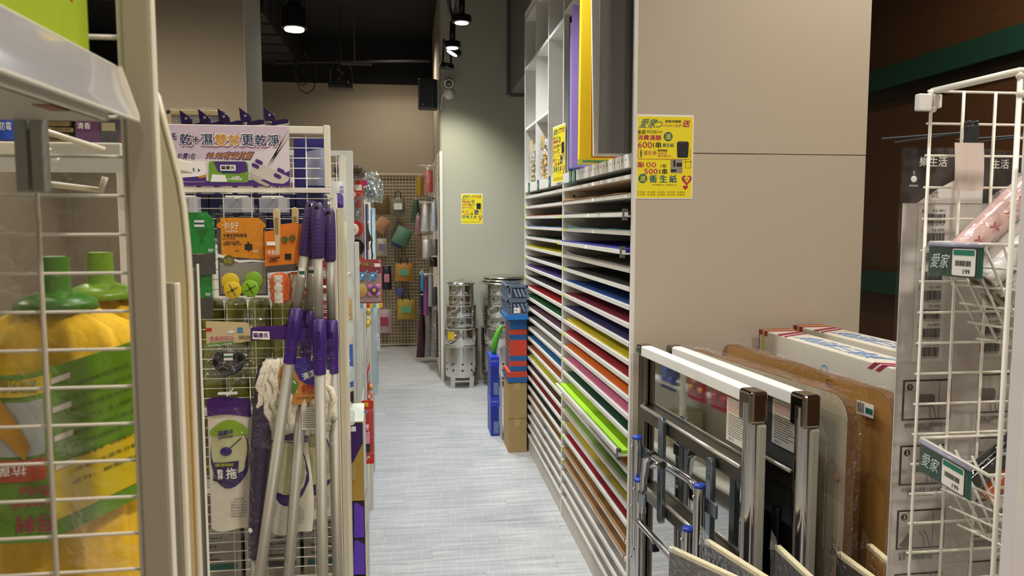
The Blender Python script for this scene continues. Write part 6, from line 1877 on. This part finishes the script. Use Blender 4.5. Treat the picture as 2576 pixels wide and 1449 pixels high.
# ================================================================ far end of the aisle: bins, crates, cartons
def bin_stack(x, y, r, k, lab):
    c = thing('steel_bin_stack', lab, 'bins', (x, y, 0), group='stainless burner bins')
    for j in range(4):
        a = PI / 4 + j * PI / 2
        p = Vector((x + r * .85 * math.cos(a), y + r * .85 * math.sin(a), 0))
        obj('leg', MB().obox(p + Z_ * .06, (.022, 0, 0), (0, .012, 0), (.004, 0, .06)), BRUSH, c, bevel=.003)
    tiers = ((.105, .41, 1.03), (.41, .58, 1.06), (.575, .69, .93), (.69, .80, .95), (.795, .90, .80), (.9, 1.0, .8))
    for i, (z0, z1, f) in enumerate(tiers):
        rr_ = r * f
        b_ = obj('drum', MB().lathe((x, y, z0), [(rr_ * .97, 0), (rr_ * .985, .004), (rr_, (z1 - z0) * .5), (rr_, z1 - z0 - .014), (rr_ + .008, z1 - z0 - .008), (rr_ + .01, z1 - z0 - .002), (rr_ - .004, z1 - z0)], 40), STEEL if i % 2 else BRUSH, c, smooth=2)
        if i in (0, 2, 4):
            hm = MB()
            for a in range(-70, 71, 35):
                n_ = Vector((math.sin(math.radians(a)), -math.cos(math.radians(a)), 0))
                for zz in ((.07, .13) if i == 0 else (.06,)):
                    hm.lathe(Vector((x, y, z0 + zz)) + n_ * (rr_ * .992), [(.011, 0), (.009, .002)], 10, n_)
            obj('vent_holes', hm, BLACKP, b_)['kind'] = 'stuff'
        if i in (1, 2, 3):
            n_ = Vector((.25 * (i - 2), -1, 0)).normalized()
            p = Vector((x, y, z0 + (z1 - z0) * .55)) + n_ * (rr_ + .004)
            s_ = Z_.cross(n_)
            obj('ring_handle', MB().tube([p + s_ * .028 + Z_ * .02, p + s_ * .03, p + s_ * .02 - Z_ * .022 + n_ * .008, p - s_ * .02 - Z_ * .022 + n_ * .008, p - s_ * .03, p - s_ * .028 + Z_ * .02], .004, 6), CHROME, b_, True)
            obj('handle_plate', MB().obox(p + Z_ * .018, s_ * .032, n_ * .003, Z_ * .012), BRUSH, b_)
    obj('stretcher_bar', MB().box(x - r * .7, x + r * .7, y - r * .7, y - r * .68, .055, .07), BRUSH, c)
    lf = .9 if k == 0 else 1.15
    obj('lid', MB().lathe((x, y, 1.0), [(r * lf, 0), (r * lf + .006, .006), (r * lf, .014), (r * lf * .8, .024), (r * lf * .3, .034), (.02, .036)], 40), BRUSH, c, smooth=2)
    if k:
        for j in (1, 2):
            obj('lid', MB().lathe((x + .02 * j, y, 1.0 + .026 * j), [(r * lf, 0), (r * lf + .006, .006), (r * lf, .014), (r * lf * .8, .024), (r * lf * .3, .034), (.02, .036)], 40), BRUSH, c, smooth=2)
    else:
        obj('lid_knob', MB().tube([(x - .02, y, 1.034), (x - .01, y, 1.046), (x + .01, y, 1.046), (x + .02, y, 1.034)], .004, 6), CHROME, c, True)
        obj('yellow_label', MB().sheet(4, 2, lambda u, v: (x + (r * 1.065) * math.sin(-1.0 + .5 * u), y - (r * 1.065) * math.cos(-1.0 + .5 * u), .47 + .08 * v)), mat('bin_label', '#c9a82a', .5, var=.3, scale=40), c, True)
    return c


bin_stack(.48, 7.38, .15, 0, 'narrow tower of stainless burner bins with domed lid')
bin_stack(.868, 7.4, .185, 1, 'wide tower of stainless burner bins topped by loose lids')

KRAFT = mat('kraft_cardboard', '#a58a5a', .7, var=.06, scale=8)
for k, (z0, z1, lab) in enumerate(((.0, .2395, 'brown cardboard carton standing on the floor by the paper cabinet'), (.24, .492, 'brown cardboard carton stacked on the floor carton'))):
    c = thing('cardboard_carton', lab, 'carton', (.71, 5.26, z0), group='brown cartons')
    obj('carton', MB().box(.655, .785, 5.155, 5.42, z0, z1), KRAFT, c, bevel=.003)
    obj('tape', MB().box(.70, .735, 5.153, 5.422, z1 - .001, z1 + .0005).box(.70, .735, 5.1545, 5.155, z1 - .05, z1), mat('brown_tape_strip', '#b59a68', .4), c)
    obj('flap_edge', MB().box(.655, .785, 5.154, 5.155, z1 - .004, z1 - .002), mat('kraft_dark', '#7a6238', .7), c)
BLB, RDB = mat('steel_blue_box', '#1d5f9e', .45, var=.06), mat('coral_red_box', '#c8402c', .45, var=.06)
order = [0, 1, 0, 1, 0, 1, 1, 1, 0, 1, 0, 0]
z = .4935
posn = ['lowest', 'second', 'third', 'fourth', 'fifth', 'sixth', 'seventh', 'eighth', 'ninth', 'tenth', 'eleventh', 'twelfth']
for k, q_ in enumerate(order):
    h = .0365
    x0 = .652 if k < 2 else .672
    y0 = 5.15 if k < 2 else 5.17
    m = (BLB, RDB)[q_]
    c = thing('flat_box', '%s flat box, %s up the red and blue pile' % (('blue', 'red')[q_], posn[k]), 'box', ((x0 + .79) / 2, 5.3, z), group='red and blue flat boxes')
    obj('box_body', MB().box(x0, .786, y0, y0 + .27, z, z + h - .0006), m, c, bevel=.001)
    obj('side_label', MB().box(x0 - .0006, x0, y0 + .03, y0 + .24, z + .006, z + h - .006), mat('box_side_print', '#5a4a48', .5, var=.6, scale=60), c)
    z += h
tag(obj('blue_tray', MB().box(.64, .787, 5.12, 5.46, z, z + .032), mat('bright_blue_tray', '#1f74c4', .4, var=.04), bevel=.002), 'bright blue shallow tray between the flat boxes and grey crates', 'tray')
z += .0325
CRT = mat('slate_crate_plastic', '#5d6b80', .4, var=.05)
for k, lab in enumerate(('slate grey lattice crate standing on the bright blue tray', 'slate grey lattice crate topping the pile')):
    c = thing('lattice_crate', lab, 'crate', (.71, 5.28, z), group='slate lattice crates')
    x0, x1, y0, y1, h = .645, .788, 5.135, 5.45, .1
    obj('rim', MB().box(x0, x1, y0, y0 + .012, z + h - .016, z + h).box(x0, x1, y1 - .012, y1, z + h - .016, z + h).box(x0, x0 + .012, y0, y1, z + h - .016, z + h).box(x1 - .012, x1, y0, y1, z + h - .016, z + h), CRT, c, bevel=.001)
    obj('base', MB().box(x0, x1, y0, y1, z, z + .01), CRT, c)
    for xx in (x0, x0 + .022, x1 - .014):
        obj('corner_rib', MB().box(xx, xx + .012, y0 + .001, y0 + .01, z + .01, z + h - .016), CRT, c)
    for j in range(6):
        yy = y0 + .012 + j * .055
        obj('side_rib', MB().box(x0 + .001, x0 + .01, yy, yy + .012, z + .01, z + h - .016), CRT, c)
    for j in range(4):
        xx = x0 + .042 + j * .026
        obj('slanted_bar', MB().prism([(xx, .075), (xx + .01, .075), (xx + .032, .022), (xx + .022, .022)], (0, y0 + .002, z), X_, Z_, (0, .006, 0)), mat('crate_light', '#93a4b8', .4), c)
    obj('inner_panel', MB().box(x0 + .035, x1 - .014, y0 + .009, y0 + .012, z + .01, z + h - .016), mat('crate_dark', '#3a4556', .5), c)
    if k == 0:
        obj('price_label', MB().box(x0 + .045, x0 + .095, y0 - .001, y0, z + .012, z + .048), WHITE, c)
        lettering('NT$', (x0 + .06, y0 - .0015, z + .03), X_, Z_, .018, .014, DGRAY, c, .02)
        obj('label_stripe', MB().box(x0 + .088, x0 + .094, y0 - .0014, y0 - .001, z + .014, z + .046), REDP, c)
    z += h + .0005
# copy-paper boxes
DBB = mat('copy_paper_blue', '#1c2f9a', .4, var=.06)
for k, (z0, z1) in enumerate(((0, .294), (.2945, .598))):
    c = thing('copy_paper_box', 'upright blue copy paper box %s' % ('standing on the floor behind the cartons' if k == 0 else 'standing on another by the green balloon'), 'box', (.61, 5.65, z0), group='blue copy paper boxes')
    obj('box_body', MB().box(.578, .64, 5.58, 5.82, z0, z1), DBB, c, bevel=.002)
    obj('lid', MB().box(.576, .642, 5.578, 5.822, z1 - .07, z1 + .0004), mat('copy_paper_lid', '#2742c8', .35, var=.05), c, bevel=.002)
    lettering('Double A', (.6085, 5.5774, z1 - .03), X_, Z_, .052, .014, mat('pale_blue_letter', '#9ab0e8', .5), c, .02)
    obj('printed_panel', MB().box(.6, .635, 5.5794, 5.58, z0 + .02, z0 + .11), mat('copy_panel', '#6f7fae', .5, var=.2, scale=40), c)
tag(obj('grey_board', MB().box(.645, .651, 5.46, 5.6, 0, .48), mat('pale_grey_board', '#b5b7b8', .5), bevel=.001), 'thin pale grey board standing between the cartons and the copy paper boxes', 'board')
tag(obj('long_balloon', MB().tube([(.615, 5.7, .6), (.618, 5.7, .66), (.63, 5.7, .71), (.648, 5.7, .76), (.668, 5.7, .80), (.678, 5.7, .815)], [.018, .024, .024, .021, .016, .006], 14), mat('green_balloon', '#4fa32a', .35, var=.05), smooth=True), 'curved green balloon stick standing on the copy paper boxes', 'balloon')

# boxed stock on the aisle shelves
rr = random.Random(77)
STK = (('maroon', '#7a1f3a'), ('pale mint', '#b9d0c2'), ('sky blue', '#5f8fc4'), ('cream', '#d2c7a6'), ('violet', '#5a3c8c'), ('rose pink', '#c9708c'), ('olive', '#7c7a38'), ('teal', '#2f7a78'))
for lv, z in enumerate((.12, .58, .98)):
    for k in range(4):
        nm, hx = STK[(lv * 3 + k) % 8]
        y0 = (2.7, 3.0, 3.5, 4.6)[k]
        w, h_ = rr.uniform(.14, .2), rr.uniform(.16, .26)
        c = thing('shelf_carton', '%s boxed goods on the %s aisle shelf %s' % (nm, ('lowest', 'middle', 'upper')[lv], ('behind the cool white end frame', 'behind the toy breakfast pack', 'past the toy kitchen pack', 'before the slim frame')[k]), 'carton', (-.46, y0 + w / 2, z), group='boxed stock on the aisle shelves')
        obj('carton', MB().box(-.6, -.32, y0, y0 + w, z + .0005, z + h_), mat('stock_' + nm.replace(' ', '_'), hx, .45, var=.12, scale=15), c, bevel=.002)
        obj('front_label', MB().box(-.32, -.3195, y0 + .03, y0 + w - .03, z + h_ * .35, z + h_ * .75), LABELP, c)
        obj('end_label', MB().box(-.54, -.38, y0 - .0005, y0, z + h_ * .4, z + h_ * .7), LABELP, c)
# ================================================================ back wall: wire grid with bags
t = thing('wall_grid', 'beige wire grid panel on the back wall holding bags', 'grid panel', (-.4, 9.86, 0))
BGW = mat('beige_wire', '#c4b69a', .5, var=.04)
for k in range(53):
    obj('grid_wire', MB().tube([(-.95, 9.86, .05 + .041 * k), (.2, 9.86, .05 + .041 * k)], .0035, 4), BGW, t)
for k in range(29):
    obj('grid_upright', MB().tube([(-.95 + .041 * k, 9.854, .03), (-.95 + .041 * k, 9.854, 2.18)], .0035, 4), BGW, t)
obj('frame_rail', MB().box(-.96, .21, 9.845, 9.875, 2.18, 2.2), BGW, t)
obj('frame_rail', MB().box(-.96, .21, 9.845, 9.875, .015, .035), BGW, t)


def hang_bag(x0, x1, z0, z1, y, m, lab, handle=None, label_m=None, cat='bag', name='hanging_bag', group='bags on the back wall grid', rot=0., b=.05, hm=None):
    q = thing(name, lab, cat, ((x0 + x1) / 2, y, z0), group=group)
    M = Matrix.Translation(((x0 + x1) / 2, y, (z0 + z1) / 2)) @ Matrix.Rotation(rot, 4, 'Y')
    w, h = (x1 - x0) / 2, (z1 - z0) / 2
    hb = h * (.72 if handle else 1)
    mb = pillow(-w, w, 0, -h, -h + 2 * hb, b, .08)
    mb2 = MB(M).add(mb.v, mb.f)
    obj('bag_body', mb2, m, q, True)
    if handle:
        top = -h + 2 * hb
        for s in (-1, 1):
            obj('handle', MB(M).tube([(-w * .4, s * b * .4, top - .02), (-w * .3, s * b * .3, top + (h - top) * .7), (0, s * b * .2, h), (w * .3, s * b * .3, top + (h - top) * .7), (w * .4, s * b * .4, top - .02)], .006, 6), hm or handle, q, True)
    if label_m:
        obj('label_panel', MB(M).prism(rrect(w * 1.1, hb * .7, .01, 3, 0, -h + hb), (0, -b - .002, 0), X_, Z_, (0, -.001, 0)), label_m, q)
    obj('peg', MB().tube([((x0 + x1) / 2, 9.86, z1 - .01), ((x0 + x1) / 2, y - .02, z1 - .01)], .004, 6), W_WIRE, q)
    return q


YB = 9.7
dots = mat('dotted_black_gold', '#6a5a38', .35, var=1., scale=60)
hang_bag(-.445, -.245, 1.68, 1.92, YB, dots, 'black bag densely patterned with pale gold dots')
hang_bag(-.24, -.055, 1.668, 1.98, YB, mat('patchwork_print', '#7a7a62', .5, var=1., scale=22), 'patchwork printed tote with black handles on the back grid', BLACKP, WHITE)
hang_bag(-.435, -.265, 1.46, 1.65, YB, mat('peach_box_print', '#b58a62', .5, var=.3, scale=30), 'tilted peach printed pouch on the back grid', rot=.6, b=.03)
hang_bag(-.205, .01, 1.30, 1.52, YB, mat('sage_pouch', '#5d8a72', .5, var=.15, scale=20), 'sage green pouch hung askew over a blue one', rot=.45, b=.05)
hang_bag(-.215, -.09, 1.27, 1.42, 9.8, mat('blue_pouch', '#34557e', .5, var=.15), 'dark blue pouch peeking from behind the sage pouch', rot=.4, b=.03)
hang_bag(-.424, -.285, 1.17, 1.385, YB, mat('clear_white_pack', '#b3aca2', .3, var=.2, scale=30), 'clear pack of white goods with violet print on the back grid', label_m=mat('violet_print', '#7a7496', .5))
hang_bag(-.20, .03, .85, 1.16, YB, mat('orange_green_tote', '#c08a3c', .5, var=.3, scale=6), 'orange and green tote with brown handles on the back grid', mat('brown_handle', '#3a2a22', .5), mat('tote_green', '#6fae86', .5))
hang_bag(-.357, -.24, .745, 1.04, YB, mat('dark_navy_bag', '#23253a', .4, var=.3), 'dark navy folded bag with a pink tag', label_m=mat('pink_tag', '#c78a92', .5))
hang_bag(-.177, .05, .37, .72, YB, mat('yellow_green_tote', '#b39a3a', .5, var=.3, scale=6), 'yellow and green printed tote low on the back grid', BLACKP, mat('tote_green', '#6fae86'))
hang_bag(-.19, -.09, .66, .76, 9.76, mat('periwinkle', '#5a62a0', .5), 'periwinkle folded bag above the yellow tote', b=.02)
hang_bag(-.424, -.247, .2, .5, YB, mat('pink_white_pack', '#b59aa0', .4, var=.3, scale=9), 'pink and white pack showing small bags low on the back grid', label_m=mat('pack_pink', '#9a3a56', .5))
for x, z in ((-.38, 1.0), (-.14, 1.18), (-.12, .76)):
    pass
# goods hung along the side of the far column
t = thing('column_grid', 'white wire grid fixed to the side of the far column', 'grid panel', (.28, 8.7, 0))
for k in range(40):
    obj('grid_wire', MB().tube([(.28, 7.75, .1 + .055 * k), (.28, 9.7, .1 + .055 * k)], .003, 4), W_WIRE, t)
for k in range(20):
    obj('grid_upright', MB().tube([(.283, 7.78 + .1 * k, .05), (.283, 7.78 + .1 * k, 2.28)], .003, 4), W_WIRE, t)
for y, z in ((8.3, 2.19), (8.3, 1.80), (8.3, 1.03), (8.4, .80)):
    obj('arm', MB().tube([(.28, y, z), (.1, y, z)], .006, 6), W_WIRE, t)


def side_bag(x0, x1, y, z0, z1, m, lab, b=.05, taper=0., film_m=None, name='hanging_pouch', cat='pouch'):
    q = thing(name, lab, cat, ((x0 + x1) / 2, y, z0), group='goods on the column grid')
    obj('pouch_body', pillow(x0, x1, y, z0, z1, b, taper), m, q, True)
    obj('hang_loop', MB().tube([((x0 + x1) / 2 - .02, y, z1 - .01), ((x0 + x1) / 2, y, z1 + .03), ((x0 + x1) / 2 + .02, y, z1 - .01)], .004, 5), W_WIRE, q)
    if film_m:
        obj('clear_wrap', pillow(x0 - .02, x1 + .02, y, z0 - .02, z1 + .05, b + .012, taper), film_m, q, True)
    return q


CW = film('clear_wrap', base=.12, gain=.6, bump=1, scale=30)
side_bag(.16, .245, 8.3, 1.9, 2.14, mat('coral_red_bag', '#c9362c', .5, var=.08), 'bright red pouch in clear wrap on the column grid', .045, .0, CW)
side_bag(.07, .15, 8.5, 1.88, 2.08, mat('mustard_bag', '#a8861c', .6, var=.1), 'mustard yellow pouch behind the red one', .04)
side_bag(.0, .13, 8.8, 1.58, 1.84, mat('dark_green_floral', '#3c5a44', .6, var=.5, scale=30), 'dark green floral bag narrowing to its top', .05, .55)
side_bag(.20, .275, 8.55, 1.66, 1.86, mat('slate_mesh', '#4a5258', .6, var=.2), 'slate mesh pouch below the red one', .04, .2)
side_bag(.11, .205, 8.25, 1.49, 1.76, mat('clear_white_bag', '#c9c4c6', .35, var=.2, scale=18), 'white clear bag with black zip on the column grid', .05, .5, CW)
side_bag(.205, .285, 8.1, 1.5, 1.79, mat('pale_blue_bag', '#b7c4d6', .35, var=.25, scale=14), 'pale blue and red striped clear bag on the column grid', .05, .5, CW)
side_bag(.045, .13, 8.45, 1.47, 1.66, mat('mauve_clear', '#8d6a70', .35, var=.2), 'mauve clear bag behind the white one', .04, .4)
side_bag(.13, .205, 8.25, 1.21, 1.40, mat('silver_white_pouch', '#c4c2be', .35, var=.12), 'silver white pouch in the lower row of the column grid', .04, -.1, CW)
side_bag(.215, .285, 8.1, 1.24, 1.41, mat('black_mesh_pouch', '#1d1d20', .35, var=.3, scale=40), 'glossy black pouch beside the silver white one', .04, 0, CW)
side_bag(.075, .13, 8.5, 1.2, 1.46, mat('red_pattern', '#7a5a44', .5, var=.6, scale=30), 'brown and red patterned pouch behind the silver white one', .04)
side_bag(.2, .285, 8.2, 1.115, 1.215, mat('dark_glossy_case', '#211c20', .25, var=.3, scale=20), 'dark glossy case on a white arm', .05)
for k, (x0, x1, y, z0, z1, hx, lab) in enumerate(((.09, .135, 8.5, .62, 1.02, '#232a5a', 'navy umbrella-shaped pouch hung low'), (.13, .185, 8.35, .58, 1.0, '#7a3f6e', 'plum pouch hung between navy and grey ones'), (.10, .14, 8.3, .85, 1.05, '#2f7a9a', 'teal strap pouch above the plum one'), (.18, .235, 8.3, .68, 1.03, '#8a8a8c', 'soft grey pouch between the plum and charcoal ones'), (.225, .28, 8.2, .6, .9, '#3c3c42', 'charcoal mesh pouch at the column'))):
    side_bag(x0, x1, y, z0, z1, mat('low_' + hx[1:], hx, .55, var=.15), lab, .035, .2)
side_bag(.05, .19, 8.68, .06, .62, mat('burgundy_coat', '#3a1622', .7, var=.2), 'burgundy garment bag widening to the floor', .09, .75, name='garment_bag', cat='garment bag')
side_bag(.16, .25, 8.49, .1, .72, mat('black_wrap_coat', '#191a1f', .35, var=.25), 'black garment bag in shiny wrap', .07, .4, CW, name='garment_bag', cat='garment bag')
side_bag(.22, .285, 8.1, .16, .66, mat('charcoal_coat', '#202228', .3, var=.3), 'charcoal garment bag beside the column corner', .06, .3, CW, name='garment_bag', cat='garment bag')
